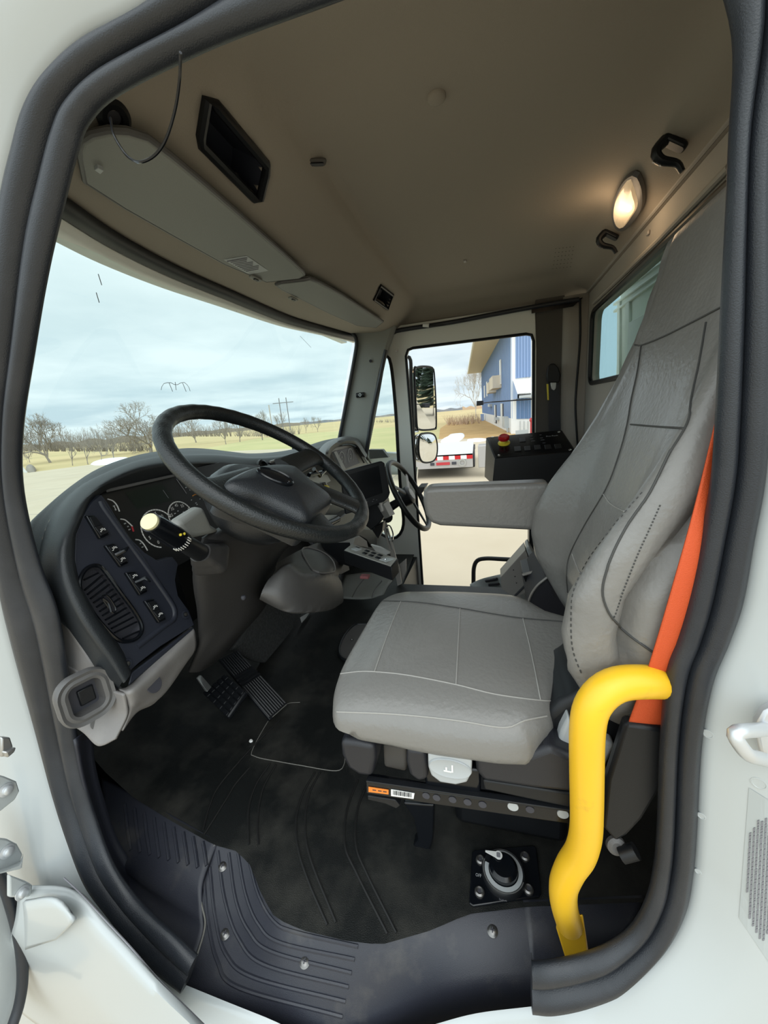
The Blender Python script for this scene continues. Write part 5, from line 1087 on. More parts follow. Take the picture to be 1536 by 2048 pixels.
def bx(px, py): return at(px, py, pl=(fb_.p(0, 0, .003), fb_.n))
for q in ((985, 875), (998, 911), (1118, 864), (1140, 900)):
    g = Fr(bx(*q), fb_.u, fb_.v); b = MB(); b.lathe([(.007, 0), (.006, .003), (.003, .0035), (.0005, .002)], g, 14); b.build('screw', 'chrome', cb_)
g = Fr(bx(1008, 886), fb_.u, fb_.v)
b = MB(); b.lathe([(.032, 0), (.031, .004), (.020, .008), (.016, .020), (.0005, .020)], g, 32); b.build('yellow_collar', 'yellow_plastic', cb_)
b = MB(); b.lathe([(.016, .018), (.027, .024), (.0295, .032), (.028, .040), (.021, .045), (.019, .043), (.0005, .043)], g, 32); b.build('red_button', 'red_plastic', cb_)
for q, s in (((1045, 880), 1), ((1035, 898), 1.1), ((1055, 897), 1), ((1075, 895), 1), ((1096, 894), 1), ((1116, 893), 1)):
    g = Fr(bx(*q), fb_.u, fb_.v); b = MB(); b.prism(rrect(g, .030*s, .042*s, .003), g.n*.003); b.build('switch', 'black_plastic', cb_, bevel=.001)
g = Fr(bx(1009, 899), fb_.u, fb_.v); b = MB(); b.box(g.p(0, 0, .002), (.006, .035, .004), g); b.build('lever', 'black_plastic', cb_)
g = Fr(bx(1104, 872), fb_.u, fb_.v); b = MB(); b.text('Pro-Tech', g, .016, sx=.95); b.build('maker_lettering', 'light_grey', cb_, smooth=0)
for q, w_ in (((1062, 872), .012), ((1081, 870), .010), ((1063, 878), .016), ((1066, 882), .020), ((1083, 876), .014), ((1085, 880), .018), ((1088, 886), .014)):
    g = Fr(bx(*q), fb_.u, fb_.v); b = MB(); b.box(g.p(0, 0, .0005), (w_, .0025, .0006), g); b.build('caption_bar', 'ink_grey', cb_)
b = MB(); b.box((at(1000, 975, x=1.66)+at(1010, 975, x=1.66))/2, (.08, .06, .06)); b.build('pedestal', 'black_plastic', cb_)
b = MB(); b.box((1.68, -.22, .25), (.10, .08, .70)); b.build('stand', 'black_plastic', cb_)
# grab bar, engine side bracket work between the seats
t = thing('grab_bar', 'bent dark grab bar by the foot of the far door', 'grab bar', at(947, 1165, x=1.98))
b = MB(); b.tube(cr([at(*q, x=x) for q, x in (((947, 1190), 1.98), ((947, 1160), 1.98), ((948, 1135), 1.98), ((955, 1121), 1.97), ((972, 1117), 1.95), ((1000, 1118), 1.88), ((1034, 1120), 1.8))], 40), .014, 12); b.build('bar', 'column_plastic', t)
b = MB(); b.ball(at(1036, 1121, x=1.79), .014, 10); b.build('bolt_head', 'steel', t)
t = thing('metal_cabinet', 'pale grey sheet metal console between the two seats', 'cabinet', at(1040, 1190, x=1.2))
def cx_(px, x, th, mt, nm, bevel=.002): return xp(px, x, th, mt, nm, t, bevel)
cx_([(1001, 1155), (1051, 1099), (1066, 1141), (1045, 1149), (1051, 1167), (1027, 1195), (1003, 1178)], 1.20, .10, 'bracket_grey', 'side_plate')
cx_([(1052, 1098), (1058, 1091), (1083, 1137), (1067, 1141)], 1.19, .10, 'light_grey', 'edge_fold', .006)
cx_([(1029, 1196), (1052, 1170), (1062, 1188), (1050, 1210)], 1.19, .05, 'bracket_grey', 'lower_plate')
b = MB(); b.tube([at(1027, 1195, x=1.18), at(1053, 1168, x=1.18)], .005, 6); b.build('slot', 'ink', t)
for q in ((1027, 1140), (1030, 1153), (1033, 1166)):
    b = MB(); b.ball(at(*q, x=1.195), .003, 8); b.build('rivet', 'ink', t)
b = MB(); b.cyl(at(1046, 1193, x=1.17), at(1052, 1190, x=1.19), .012); b.build('bolt', 'steel', t)
t = thing('storage_bin', 'black open topped bin behind the driver seat cushion', 'bin', at(1080, 1210, x=.95))
xp([(1045, 1150), (1088, 1138), (1100, 1160), (1062, 1190)], .95, .15, 'black_plastic', 'bin_body', t)
b = MB(); b.tube([at(1045, 1150, x=.94), at(1088, 1138, x=.94)], .006, 8); b.build('bin_rim', 'bracket_grey', t)
xp([(1055, 1212), (1062, 1190), (1075, 1170), (1095, 1153), (1112, 1190), (1145, 1215), (1150, 1250), (1060, 1225)], .80, .30, 'ink', 'boot', t, .01)
b = MB(); b.tube(cr([at(*q, x=.79) for q in ((1055, 1212), (1061, 1192), (1074, 1172), (1094, 1155))], 20), .004, 6); b.build('boot_edge', 'bracket_grey', t)
# far end of the door sill strip with pale panel and flat shoe-like stripes
t = thing('door_step', 'light metal step edge by the foot of the far door', 'step', at(980, 1158, x=1.95))
b = MB(); b.patch([[at(940, 1168, x=1.95), at(962, 1158, x=1.95), at(985, 1152, x=1.9), at(1003, 1148, x=1.85)], [at(940, 1185, x=1.9), at(970, 1180, x=1.9), at(990, 1185, x=1.85), at(1005, 1185, x=1.8)]], 16, 6); b.build('step_plate', 'panel_grey', t, solid=.01)
b = MB(); b.tube([at(972, 1162, x=1.90), at(994, 1158, x=1.85)], .010, 6); b.tube([at(978, 1170, x=1.88), at(998, 1168, x=1.83)], .008, 6); b.build('grip_strip', 'ink', t)
# ================================================================ OUTER BODY DETAILS NEAR THE CAMERA
def wl(px, py, x=-.036): return at(px, py, x=x)
def fx(px, e=0): return lin([(40, -.115), (130, -.12), (215, -.15), (300, -.172), (440, -.185)], px)-e
b = MB(); b.patch([[at(*q, x=fx(q[0], -.085-x)) for q in pts] for x, pts in ((-.085, [(40, 1770), (140, 1782), (215, 1858), (300, 1945), (440, 2080)]), (-.098, [(36, 1790), (125, 1800), (205, 1880), (290, 1965), (420, 2090)]), (-.115, [(30, 1840), (110, 1880), (180, 1960), (250, 2030), (330, 2100)]), (-.12, [(20, 1880), (95, 1935), (160, 2000), (220, 2060), (290, 2120)]), (-.11, [(0, 1990), (60, 2040), (120, 2080), (180, 2120), (240, 2170)]))], 40, 30)
ft_ = thing('step_fairing', 'white painted fairing panel below the door opening at the lower left', 'body panel', at(150, 2000, x=-.12))
b.build('panel', 'white_paint', ft_, smooth=60, solid=.01)
b = MB(); b.tube(cr([at(*q, x=fx(q[0], -.004)) for q in ((128, 1756), (160, 1786), (215, 1845), (260, 1893), (320, 1962), (410, 2052))], 50), .0015, 6); b.build('panel_gap', 'ink_grey', ft_)
b = MB(); b.patch([[at(*q, x=-.16) for q in ((45, 1805), (105, 1800), (143, 1830))], [at(*q, x=-.165) for q in ((48, 1840), (100, 1850), (146, 1845))], [at(*q, x=-.16) for q in ((50, 1900), (80, 1890), (112, 1880))]], 12, 10); b.build('filler', 'white_paint', ft_, solid=.006)
# open door edge with its seal
od = thing('open_cab_door', 'edge of the open white cab door with its black seal at the lower left corner', 'door', V((-.3, 1.12, -.35)))
b = MB(); b.tube(cr([at(*q, y=1.08) for q in ((-30, 1690), (-8, 1735), (10, 1775), (30, 1840), (42, 1900), (45, 1960), (38, 2010), (22, 2060), (5, 2120))], 50), .0125, 12, flat=.8); b.build('door_seal', 'rubber_seal', od)
b = MB(); b.prism([at(*q, y=1.105) for q in ((-90, 1650), (-20, 1700), (12, 1770), (36, 1860), (46, 1930), (42, 2010), (15, 2090), (-60, 2160))], (0, .05, 0)); b.build('door_panel', 'white_paint', od, bevel=.005)
# hinge brackets
def hinge(px, bolt, label):
    t = bpy.data.objects.new('door_hinge', None); t.empty_display_size = .05; col.objects.link(t); t.parent = od; t.location = at(*bolt, y=1.0)-wloc(od)
    b = MB(); b.prism([at(*q, y=1.0) for q in px], (0, .012, 0)); b.build('hinge_plate', 'white_paint', t, bevel=.003)
    f = Fr(at(*bolt, y=.998), (1, 0, 0), n=(0, -1, .1)); b = MB(); b.lathe([(.013, 0), (.013, .002), (.0085, .003), (.0085, .009), (.006, .011), (.0005, .011)], f, 18); return t, b.build('bolt', 'zinc' , t)
hinge([(-20, 1545), (10, 1553), (34, 1563), (40, 1582), (30, 1600), (-20, 1640)], (12, 1580), 'topmost of the three white hinge brackets at the left edge, flat with one bolt')
t, _ = hinge([(-20, 1675), (15, 1678), (35, 1688), (46, 1708), (40, 1726), (-20, 1756)], (14, 1703), 'middle white hinge bracket at the left edge, with a thick edge')
b = MB(); b.hexa([at(*q, y=1.0) for q in ((-20, 1748), (40, 1722), (47, 1706), (44, 1735))], [at(*q, y=.96) for q in ((-20, 1752), (38, 1732), (44, 1724), (40, 1738))]); b.build('flange', 'white_paint', t)
hinge([(20, 1750), (52, 1762), (66, 1770), (64, 1788), (58, 1795), (20, 1795)], (44, 1785), 'lowest white hinge bracket at the left edge, just above the door seal')
b = MB(); b.prism([at(*q, y=1.0) for q in ((-10, 1472), (8, 1472), (14, 1490), (4, 1508), (-10, 1512))], (0, -.02, 0)); b.prism([at(*q, y=1.0) for q in ((-10, 1500), (14, 1490), (10, 1500), (-4, 1512))], (0, -.03, 0)); tag(b.build('check_strap_bracket', 'steel', bevel=.003), 'shiny metal door check bracket cut off by the left edge of the photo', 'bracket')
# door striker and plugs on the rear post
sk = thing('door_striker', 'silver loop door striker on the white rear door post', 'striker', at(1536, 1490, x=-.05))
b = MB(); b.tube(cr([at(*q, x=x) for q, x in (((1530, 1458), -.045), ((1512, 1460), -.065), ((1485, 1462), -.085), ((1470, 1468), -.09), ((1475, 1482), -.092), ((1495, 1508), -.09), ((1515, 1515), -.075), ((1534, 1520), -.055))], 50), .0072, 14); b.build('loop', 'zinc', sk, smooth=70)
b = MB(); b.prism([at(*q, x=-.043) for q in ((1560, 1410), (1530, 1425), (1516, 1448), (1514, 1470), (1520, 1500), (1536, 1532), (1560, 1550))], (.012, 0, 0)); b.build('base_plate', 'zinc', sk, bevel=.003)
for q, r in (((1416, 1468), .006), ((1518, 1567), .008), ((1403, 1632), .005), ((1396, 1743), .004)):
    h0, h1, h2 = (hit(wl_b, q[0]+a_, q[1]+c_, 0) for a_, c_ in ((0, 0), (5, 0), (0, 5))); nn_ = (h1-h0).cross(h2-h0); nn_ = nn_ if nn_.x < 0 else -nn_; f = Fr(h0, (0, 1, 0), n=nn_); b = MB(); b.lathe([(r, -.002), (r, .0004), (r*.8, .0006), (r*.75, .0001), (.0005, .0001)], f, 28)
    tag(b.build('post_plug', 'white_paint'), {1416: 'topmost small round plug beside the black seal on the white rear post', 1518: 'round plug below the silver striker on the white rear post', 1403: 'small round plug beside the seal, second from the top of the rear post', 1396: 'lowest small round plug beside the black seal on the rear post'}[q[0]], 'plug', 'plugs on the rear door post')
# printed data label, lines run upwards
lbq = [hit(wl_b, *q, .001) or wl(*q, -.0392) for q in ((1498, 1570), (1600, 1640), (1600, 1960), (1478, 1830))]
dl_ = thing('data_label', 'clear printed data label with tiny grey text on the white rear post', 'label', wl(1500, 1840))
def lh(px, py, e):
    return hit(wl_b, px, py, e) or at(px, py, x=-.0385)
b = MB(); b.loft([[lh(1498-20*j/10+s*8, 1575+(1835-1575)*j/10+s*(12 if j else 5), .0006) for s in range(9)] for j in range(11)], closed=False, caps=False); b.build('film', 'label_film', dl_, smooth=0)
def wl(px, py, e):
    return lh(px, py, .0014 if e == 0 else .0008)
lbn = (lbq[1]-lbq[0]).cross(lbq[3]-lbq[0]).normalized(); lbn = lbn if lbn.x < 0 else -lbn
rng = random.Random(4)
for k in range(7):
    x0 = 1500+7.4*k; top_ = [1665, 1655, 1640, 1642, 1636, 1648, 1655][k]; bot_ = [1785, 1830, 1850, 1862, 1872, 1880, 1870][k]
    y = top_; b = MB()
    while y < bot_-3:
        ln = rng.uniform(3, 11); xx = x0-(y-1640)*.052
        b.hexa([wl(xx, y, 0), wl(xx+4.2, y-1.5, 0), wl(xx+4.2-ln*.05, y+ln-1.5, 0), wl(xx-ln*.05, y+ln, 0)], [wl(xx, y, 1), wl(xx+4.2, y-1.5, 1), wl(xx+4.2-ln*.05, y+ln-1.5, 1), wl(xx-ln*.05, y+ln, 1)]); y += ln+rng.uniform(.8, 2.0)
    o = b.build('text_line', 'ink_grey', dl_, smooth=0); o['kind'] = 'stuff'
# ================================================================ MIRRORS ON THE FAR SIDE
mr = thing('door_mirror', 'tall rectangular chrome backed mirror outside the far door', 'mirror', at(850, 860, x=2.42))
def mface(px, x0, x1): 
    xs_ = [p[0] for p in px]; lo_x, hi_x = min(xs_), max(xs_)
    return [at(p[0], p[1], x=x0+(x1-x0)*(p[0]-lo_x)/(hi_x-lo_x)) for p in px]
m1 = mface([(829, 740), (834, 735), (845, 733), (860, 734), (866, 738), (868, 748), (871, 800), (872, 852), (868, 858), (850, 860), (839, 859), (834, 854), (831, 800)], 2.36, 2.58)
c = sum(m1, Vector())/len(m1); bkv = V((-.02, .09, 0))
b = MB(); r0_ = cr(m1, 60, True); b.loft([r0_, [p+bkv*.35 for p in r0_], [p.lerp(c, .15)+bkv for p in r0_], [p.lerp(c, .6)+bkv*1.3 for p in r0_]], caps=True); b.build('shell', 'chrome', mr, smooth=70)
b = MB(); b.tube(r0_, .008, 8, closed=True); b.build('rim', 'black_plastic', mr)
b = MB(); b.add([p.lerp(c, .02)+V((0, -.003, 0)) for p in m1], [tuple(range(len(m1)))]); b.build('mirror_face', 'mirror_glass', mr, smooth=0)
mr2 = thing('convex_mirror', 'smaller rounded convex mirror below the tall one outside the far door', 'mirror', at(855, 925, x=2.42))
m2 = mface([(839, 872), (848, 867), (862, 867), (870, 873), (874, 890), (873, 910), (866, 922), (850, 925), (841, 919), (837, 900)], 2.36, 2.56); c = sum(m2, Vector())/len(m2)
r0_ = cr(m2, 60, True)
b = MB(); b.loft([r0_, [p+bkv*.35 for p in r0_], [p.lerp(c, .2)+bkv for p in r0_], [p.lerp(c, .7)+bkv*1.4 for p in r0_]]); b.build('shell', 'chrome', mr2, smooth=70)
b = MB(); b.tube(r0_, .008, 8, closed=True); b.build('rim', 'black_plastic', mr2)
b = MB(); b.loft([[p.lerp(c, s)+V((0, -h, 0)) for p in r0_] for s, h in ((.02, .003), (.25, .010), (.5, .016), (.75, .019), (.97, .020))]); b.build('mirror_face', 'mirror_glass', mr2, smooth=80)
ma = thing('mirror_arm', 'dark tubular mirror arm standing beside the far door', 'mirror arm', at(822, 960, x=2.35))
b = MB(); b.tube(cr([at(*q, x=2.34) for q in ((813, 713), (821, 720), (822, 760), (824, 820), (827, 880), (829, 930), (831, 955))], 40), .013, 10); b.build('tube', 'black_plastic', ma)
b = MB(); b.tube([at(823, 862, x=2.34), at(835, 862, x=2.42)], .012, 8); b.build('clamp', 'chrome', ma)
b = MB(); b.tube([at(832, 935, x=2.33), at(830, 960, x=2.30)], .018, 8); b.build('foot', 'chrome', ma)
# body behind the cab seen through the rear window
mat('hopper_paint', (0.86, 0.90, 0.86), 0.45)
hp = thing('hopper_body', 'pale greenish white ribbed truck body right behind the cab rear window', 'truck body', V((1.4, -1.1, .2)))
def yp(px, y, th, mt, nm, par, bevel=.003): b = MB(); b.prism([at(*q, y=y) for q in px], (0, th, 0)); return b.build(nm, mt, par, bevel=bevel)
b = MB(); b.box((1.10, -.77, 1.0), (2.2, .12, 2.4)); b.build('panel', 'hopper_paint', hp)
for px0, px1 in ((1234, 1239), (1250, 1258)):
    yp([(px0, 606), (px1, 602), (px1-1, 790), (px0-1, 790)], -.700, -.02, 'hopper_paint', 'rib', hp)
for dy in (0, 16, 30): yp([(1226, 591+dy), (1330, 517+dy), (1330, 521+dy), (1226, 596+dy)], -.698, -.02, 'hopper_paint', 'top_rail', hp)
yp([(1256, 646), (1300, 620), (1300, 800), (1250, 800)], -.696, -.01, 'white_metal', 'white_sheet', hp)
# ================================================================ OUTSIDE
GZ = -1.2
def G(px, py): return at(px, py, z=GZ)
b = MB(); rows = []
for j in range(60):
    r = 3*(1.115**j); rows.append([V((r*math.cos(a), r*math.sin(a), GZ-.06+min(.0, 0)+(0 if r < 60 else 2.2*(1-math.exp(-(r-60)/400))*(.55+.45*math.sin(a*5+1))))) for a in [2*math.pi*k/96 for k in range(96)]])
b.loft(rows, closed=True, caps=False); b.f.append(tuple(range(96))); 
struct(b.build('ground', 'field', smooth=80, origin=(0, 0, GZ)), 'tan winter farmland stretching to the horizon', 'field')
def slab(pts, mt, nm, h=.05, z=GZ-.05): b = MB(); b.prism([V((p[0], p[1], z)) for p in pts], (0, 0, h)); return b.build(nm, mt, smooth=0)
conc = [(24, 41), (2, 46), (-25, 46), (-25, -40), (27, -40), (27.5, -.6), (31, 4.2), (22.5, 5.5), (24, 8.5), (30.5, 14), (38, 36)]
struct(slab(conc, 'concrete', 'pavement', .06), 'wide pale concrete yard around the truck', 'concrete yard')
for k, (p, q) in enumerate((((3.2, -8), (3.2, 30)), ((8.5, -10), (8.5, 40)), ((-8, 3.5), (26, 3.5)), ((-8, -2), (26, -2)), ((-8, 11), (24, 11)), ((14, -10), (14, 38)), ((-8, 19), (30, 19)), ((-8, 28), (30, 28)), ((20, -10), (20, 38)))):
    b = MB(); a_, c_ = V((p[0], p[1], GZ+.011)), V((q[0], q[1], GZ+.011)); d_ = (c_-a_).normalized().cross(V((0, 0, 1)))*.012; b.add([a_-d_, a_+d_, c_+d_, c_-d_], [(0, 1, 2, 3)])
    b.build('expansion_joint', 'ink_grey', bpy.data.objects['pavement'], smooth=0)
struct(slab([(22.5, 5.5), (24, 8.5), (30.5, 14), (38, 36), (70, 46), (85, 16), (50, 6), (31, 4.2)], 'lawn', 'lawn', .055), 'pale green winter lawn beyond the concrete yard', 'lawn')
struct(slab([(31, 4.2), (50, 6.5), (80, 8), (110, 2), (75, .4), (34, -1.9), (29, -2), (27.5, -.6)], 'dry_grass', 'grass_bank', .058), 'brown dry grass bank beside the blue building', 'grass')
def patchz(px, nm, lab, cat_, z=GZ+.03, mt='snow', h=.08):
    b = MB(); P = cr([at(*q, z=z) for q in px], 40, True); c = sum(P, Vector())/40
    b.loft([[p+V((0, 0, -.06)) for p in P], [p.lerp(c, .1)+V((0, 0, h*.5)) for p in P], [p.lerp(c, .45)+V((0, 0, h)) for p in P]]); return tag(b.build(nm, mt), lab, cat_, None)
patchz([(885, 878), (895, 873), (903, 868), (925, 866), (930, 871), (926, 877), (915, 884), (895, 887), (880, 884)], 'snow_patch', 'white snow patch on the brown bank left of the control box', 'snow')
patchz([(935, 879), (960, 877), (975, 879), (960, 883), (938, 883)], 'snow_patch', 'thin strip of snow at the foot of the brown bank near the red button', 'snow')
patchz([(182, 926), (200, 920), (225, 916), (255, 915), (262, 921), (240, 927), (205, 930), (185, 930)], 'snow_patch', 'long low snow bank at the edge of the yard under the bare trees', 'snow', h=.14)
# ---- bare trees
def tree(px, py, ptop, spread, seed, label, group=None, mt='bark', levels=6, kids=3, nm='bare_tree', trunk=.22, z=GZ, up=.25, dist=None):
    base = at(px, py, z=z) if dist is None else None
    if dist is not None:
        d = ray(px, py); k = dist/d.xy.length; base = CAM+d*k; base.z = max(base.z, GZ-.1) if False else base.z
    fwd = Vector((_X[2], _Y[2], _Z[2])); dep = (base-CAM).dot(fwd); Ht = (py-ptop)/F*dep*.99; sp = spread/F*dep
    rg_ = random.Random(seed); t = thing(nm, label, 'tree', base, group); tb_, bb = MB(), MB(); r0 = Ht*.022
    tips = []
    def grow(p, d, ln, r, lv, mb):
        seg = 3; pts = [p]; 
        for k in range(seg):
            d = (d+Vector((rg_.gauss(0, .13), rg_.gauss(0, .13), rg_.gauss(0, .10)+.03))).normalized(); p = p+d*(ln/seg); pts.append(p)
        mb.tube(pts, [r*(1-.4*k/seg) for k in range(seg+1)], 5 if lv < 2 else 3)
        if lv >= levels: return
        nk = kids+(1 if lv == 0 else 0)
        for k in range(nk):
            az = 2*math.pi*(k+rg_.random()*.7)/nk; el = rg_.uniform(.35, 1.0) if lv else rg_.uniform(.45, 1.15)
            a1 = d.orthogonal().normalized(); a2 = d.cross(a1); nd = (d*math.cos(el)+(a1*math.cos(az)+a2*math.sin(az))*math.sin(el)); nd.z += up; nd.x *= 1; nd.normalize()
            o = pts[-1] if k < 2 else pts[-2 if rg_.random() < .6 else -1]
            grow(o, nd, ln*(rg_.uniform(1.1, 1.7) if lv == 0 else rg_.uniform(.60, .84)), r*.66, lv+1, bb)
    grow(base-V((0, 0, .1)), V((rg_.uniform(-.03, .03), rg_.uniform(-.03, .03), 1)), Ht*trunk, r0, 0, tb_)
    # fit crown to the measured height and spread
    top_ = max(v.z for v in bb.v)-base.z; ex = sorted(Vector((v.x-base.x, v.y-base.y)).length for v in bb.v)[int(len(bb.v)*.97)]
    kz, kx = Ht/top_, sp/ex
    for mb in (tb_, bb): mb.v = [V((base.x+(v.x-base.x)*kx, base.y+(v.y-base.y)*kx, base.z+(v.z-base.z)*kz)) for v in mb.v]
    tb_.build('trunk', mt, t, smooth=0); o = bb.build('branches', mt, t, smooth=0); return t
tree(101, 925, 826, 62, 3, 'big bare tree at the far left behind the windscreen', 'bare trees beyond the yard', levels=7, up=.16, trunk=.13)
tree(302, 904, 803, 78, 11, 'largest spreading bare tree left of the steering wheel rim', 'bare trees beyond the yard', levels=7, up=.12, trunk=.13)
for k, (x, y, t_, s, lab) in enumerate(((145, 930, 858, 22, 'slim bare tree right of the big leftmost tree'), (176, 928, 854, 24, 'forked bare tree in the middle of the gap between the two big trees'), (203, 922, 850, 22, 'bare tree just left of the largest tree, over the snow bank'), (228, 918, 852, 20, 'small leaning bare tree closest to the largest tree on its left'),
   (60, 925, 865, 25, 'low bare tree cut by the black seal at the far left'), (392, 885, 824, 34, 'bare tree seen inside the steering wheel at its left'), (452, 888, 832, 26, 'bushy bare tree seen inside the steering wheel ring'), (480, 884, 822, 26, 'tall bare tree above the steering wheel centre'), (525, 880, 820, 24, 'bare tree above the steering wheel rim, left of the power pylon'), (557, 872, 824, 20, 'bare tree right in front of the power pylon'),
   (612, 866, 834, 11, 'small lone bare tree right of the pylon'), (636, 864, 832, 12, 'small lone bare tree nearest the windscreen right edge'))):
    tree(x, y, t_, s, 20+k, lab, 'bare trees beyond the yard', levels=5, nm='bare_tree', trunk=.18)
tree(952, 842, 712, 36, 7, 'tall pale bare tree behind the corner of the blue building', None, 'pale_bark', levels=7, up=.3, dist=88)
# low brush
def brush(x0, x1, y, t_, n, seed, label, mt='bark', nm='brush_row', dist=60):
    rg_ = random.Random(seed); b = MB()
    for k in range(n):
        px = rg_.uniform(x0, x1); d_ = ray(px, y); p = CAM+d_*((dist+rg_.uniform(-4, 4))/d_.xy.length); p.z = max(p.z, GZ) if p.z < .6 else .6; dep = (p-CAM).length; h = (y-t_)/F*dep*rg_.uniform(.35, .85)
        for j in range(5):
            d = V((rg_.gauss(0, .35), rg_.gauss(0, .35), 1)); q1 = p+d*h*.5; q2 = q1+V((d.x*.6+rg_.gauss(0, .2), d.y*.6+rg_.gauss(0, .2), 1))*h*.45; b.tube([p, q1, q2], [.03, .018, .006], 3)
    o = b.build(nm, mt, smooth=0); tag(o, label, 'brush', None, 'stuff'); return o
brush(50, 300, 903, 858, 150, 1, 'row of thin brown brush behind the bare trees on the left', dist=75)
brush(330, 600, 873, 846, 170, 2, 'row of grey brown brush seen through the steering wheel', dist=85)
brush(895, 962, 851, 826, 70, 3, 'tan brush in front of the distant field by the blue building', 'brush', dist=60)
brush(740, 800, 845, 835, 40, 5, 'low brush line in the vent window', dist=110)
# far ridges
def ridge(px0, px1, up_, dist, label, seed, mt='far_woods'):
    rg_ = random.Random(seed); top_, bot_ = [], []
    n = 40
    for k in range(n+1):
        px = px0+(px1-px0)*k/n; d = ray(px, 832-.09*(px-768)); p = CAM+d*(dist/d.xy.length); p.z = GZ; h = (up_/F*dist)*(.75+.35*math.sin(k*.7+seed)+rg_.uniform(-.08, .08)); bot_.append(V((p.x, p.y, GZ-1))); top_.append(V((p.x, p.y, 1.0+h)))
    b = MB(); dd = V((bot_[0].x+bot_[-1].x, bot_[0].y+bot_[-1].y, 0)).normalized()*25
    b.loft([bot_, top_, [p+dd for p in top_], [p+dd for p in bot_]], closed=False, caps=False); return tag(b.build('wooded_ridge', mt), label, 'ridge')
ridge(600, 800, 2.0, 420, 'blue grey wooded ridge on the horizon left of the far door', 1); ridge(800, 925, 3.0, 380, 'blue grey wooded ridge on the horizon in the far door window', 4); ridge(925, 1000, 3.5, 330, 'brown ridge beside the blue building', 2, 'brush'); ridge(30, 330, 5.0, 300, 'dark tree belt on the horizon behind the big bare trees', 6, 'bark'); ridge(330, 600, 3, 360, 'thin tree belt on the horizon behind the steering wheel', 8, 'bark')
# poles
def pole(px, py, ptop, r, label, nm, mt='ink_grey', dist=None, cat_='pole'):
    p = G(px, py) if dist is None else CAM+ray(px, py)*(dist/ray(px, py).xy.length); dep = (p-CAM).dot(Vector((_X[2], _Y[2], _Z[2]))); h = (py-ptop)/F*dep
    b = MB(); b.cyl(p, p+V((0, 0, h)), r, n=6); return tag(b.build(nm, mt), label, cat_), p, h
pole(547, 872, 812, .12, 'single wooden utility pole left of the pylon', 'utility_pole', 'pale_bark')
p = CAM+ray(575, 868)*(150/ray(575, 868).xy.length); t = thing('power_pylon', 'H shaped power line pylon on the skyline above the steering wheel', 'pylon', V((p.x, p.y, GZ)))
rt = Vector((_X[0], _Y[0], 0)).normalized()
for s in (-1.3, 1.3): b = MB(); b.cyl(V((p.x, p.y, GZ))+rt*s, V((p.x, p.y, 1+9.5))+rt*s, .16, n=6); b.build('post', 'ink_grey', t)
b = MB(); b.box(V((p.x, p.y, 1+7.8)), (7.5, .25, .25), Fr((0, 0, 0), rt, (0, 0, 1))); b.build('crossarm', 'ink_grey', t)
b = MB(); pz_ = G(52, 946); b.tube([pz_, pz_+V((-1.4, .3, 3.6))], .14, 8); tag(b.build('leaning_post', 'white_metal'), 'pale leaning post at the far left edge of the windscreen', 'post')
patchz([(52, 938), (62, 934), (72, 938), (68, 943), (56, 943)], 'low_shrub', 'small dark shrub beside the pale leaning post', 'shrub', mt='bark', h=.4)
# ---- blue metal building
bd = thing('metal_building', 'two storey blue metal building with white base and overhanging eave', 'building', V((31, -3, GZ)))
N0, N1 = 31.0, 75.0
def bw_(px, py, x): return at(px, py, x=x)
# long wall recedes from the near corner to the far corner
nb0, nt0 = bw_(1025, 869, N0), bw_(1022, 655, N0); fb0, ft0_ = bw_(965, 848, N1), bw_(967, 771, N1)
def wallpt(s, h): # s along the wall, h height
    a_ = V((nb0.x, nb0.y, h)); c_ = V((fb0.x, fb0.y, h)); return a_.lerp(c_, s)
EAVE = 7.0; WAIN = -.05
th_ = (V((fb0.x, fb0.y, 0))-V((nb0.x, nb0.y, 0))).normalized().cross(V((0, 0, 1)))*.3
if th_.y > 0: th_ = -th_
def wq(s0, s1, h0, h1, mt, nm, off=0.0, dep=.3):
    o = -th_.normalized()*off; b = MB(); q = [wallpt(s0, h0)+o, wallpt(s1, h0)+o, wallpt(s1, h1)+o, wallpt(s0, h1)+o]; b.hexa(q, [p+th_.normalized()*dep for p in q]); return b.build(nm, mt, bd, smooth=0)
wq(0, 1, GZ-2.2, WAIN, 'white_metal', 'white_wainscot', dep=.3); wq(0, 1, WAIN, EAVE, 'blue_metal', 'blue_wall')
for k in range(60): wq(k/60, k/60+.0012, WAIN, EAVE, 'blue_metal_light', 'siding_rib', .03, .03)
def along(px, py):  # wall coordinate of a pixel
    n = th_.normalized(); p = at(px, py, pl=(nb0, n)); d = V((fb0.x-nb0.x, fb0.y-nb0.y, 0)); return (p-nb0).dot(d)/d.dot(d), p.z
for px0, px1, pt, pb, mt, nm in ((1001, 1004, 721, 768, 'white_metal', 'window_trim'), (974, 976, 764, 792, 'white_metal', 'window_trim'), (969, 971, 772, 795, 'white_metal', 'window_trim'), (1002, 1008, 808, 853, 'ink', 'door_gap'), (989, 994, 810, 847, 'ink', 'door_gap'), (1003.5, 1006.5, 807, 852, 'white_metal', 'door_jamb'), (990.5, 992.5, 810, 845, 'white_metal', 'door_jamb')):
    (s0, z1_), (s1, z0_) = along(px0, pt), along(px1, pb); wq(min(s0, s1), max(s0, s1), z0_, z1_, mt, nm, .06 if mt == 'ink' else .12, .08)
for px0, px1, pt, pb in ((994, 1003, 757, 775), (987, 993, 767, 784)):
    (s0, z1_), (s1, z0_) = along(px0, pt), along(px1, pb); wq(min(s0, s1), max(s0, s1), z0_, z1_, 'soffit', 'air_conditioner', .8, .8)
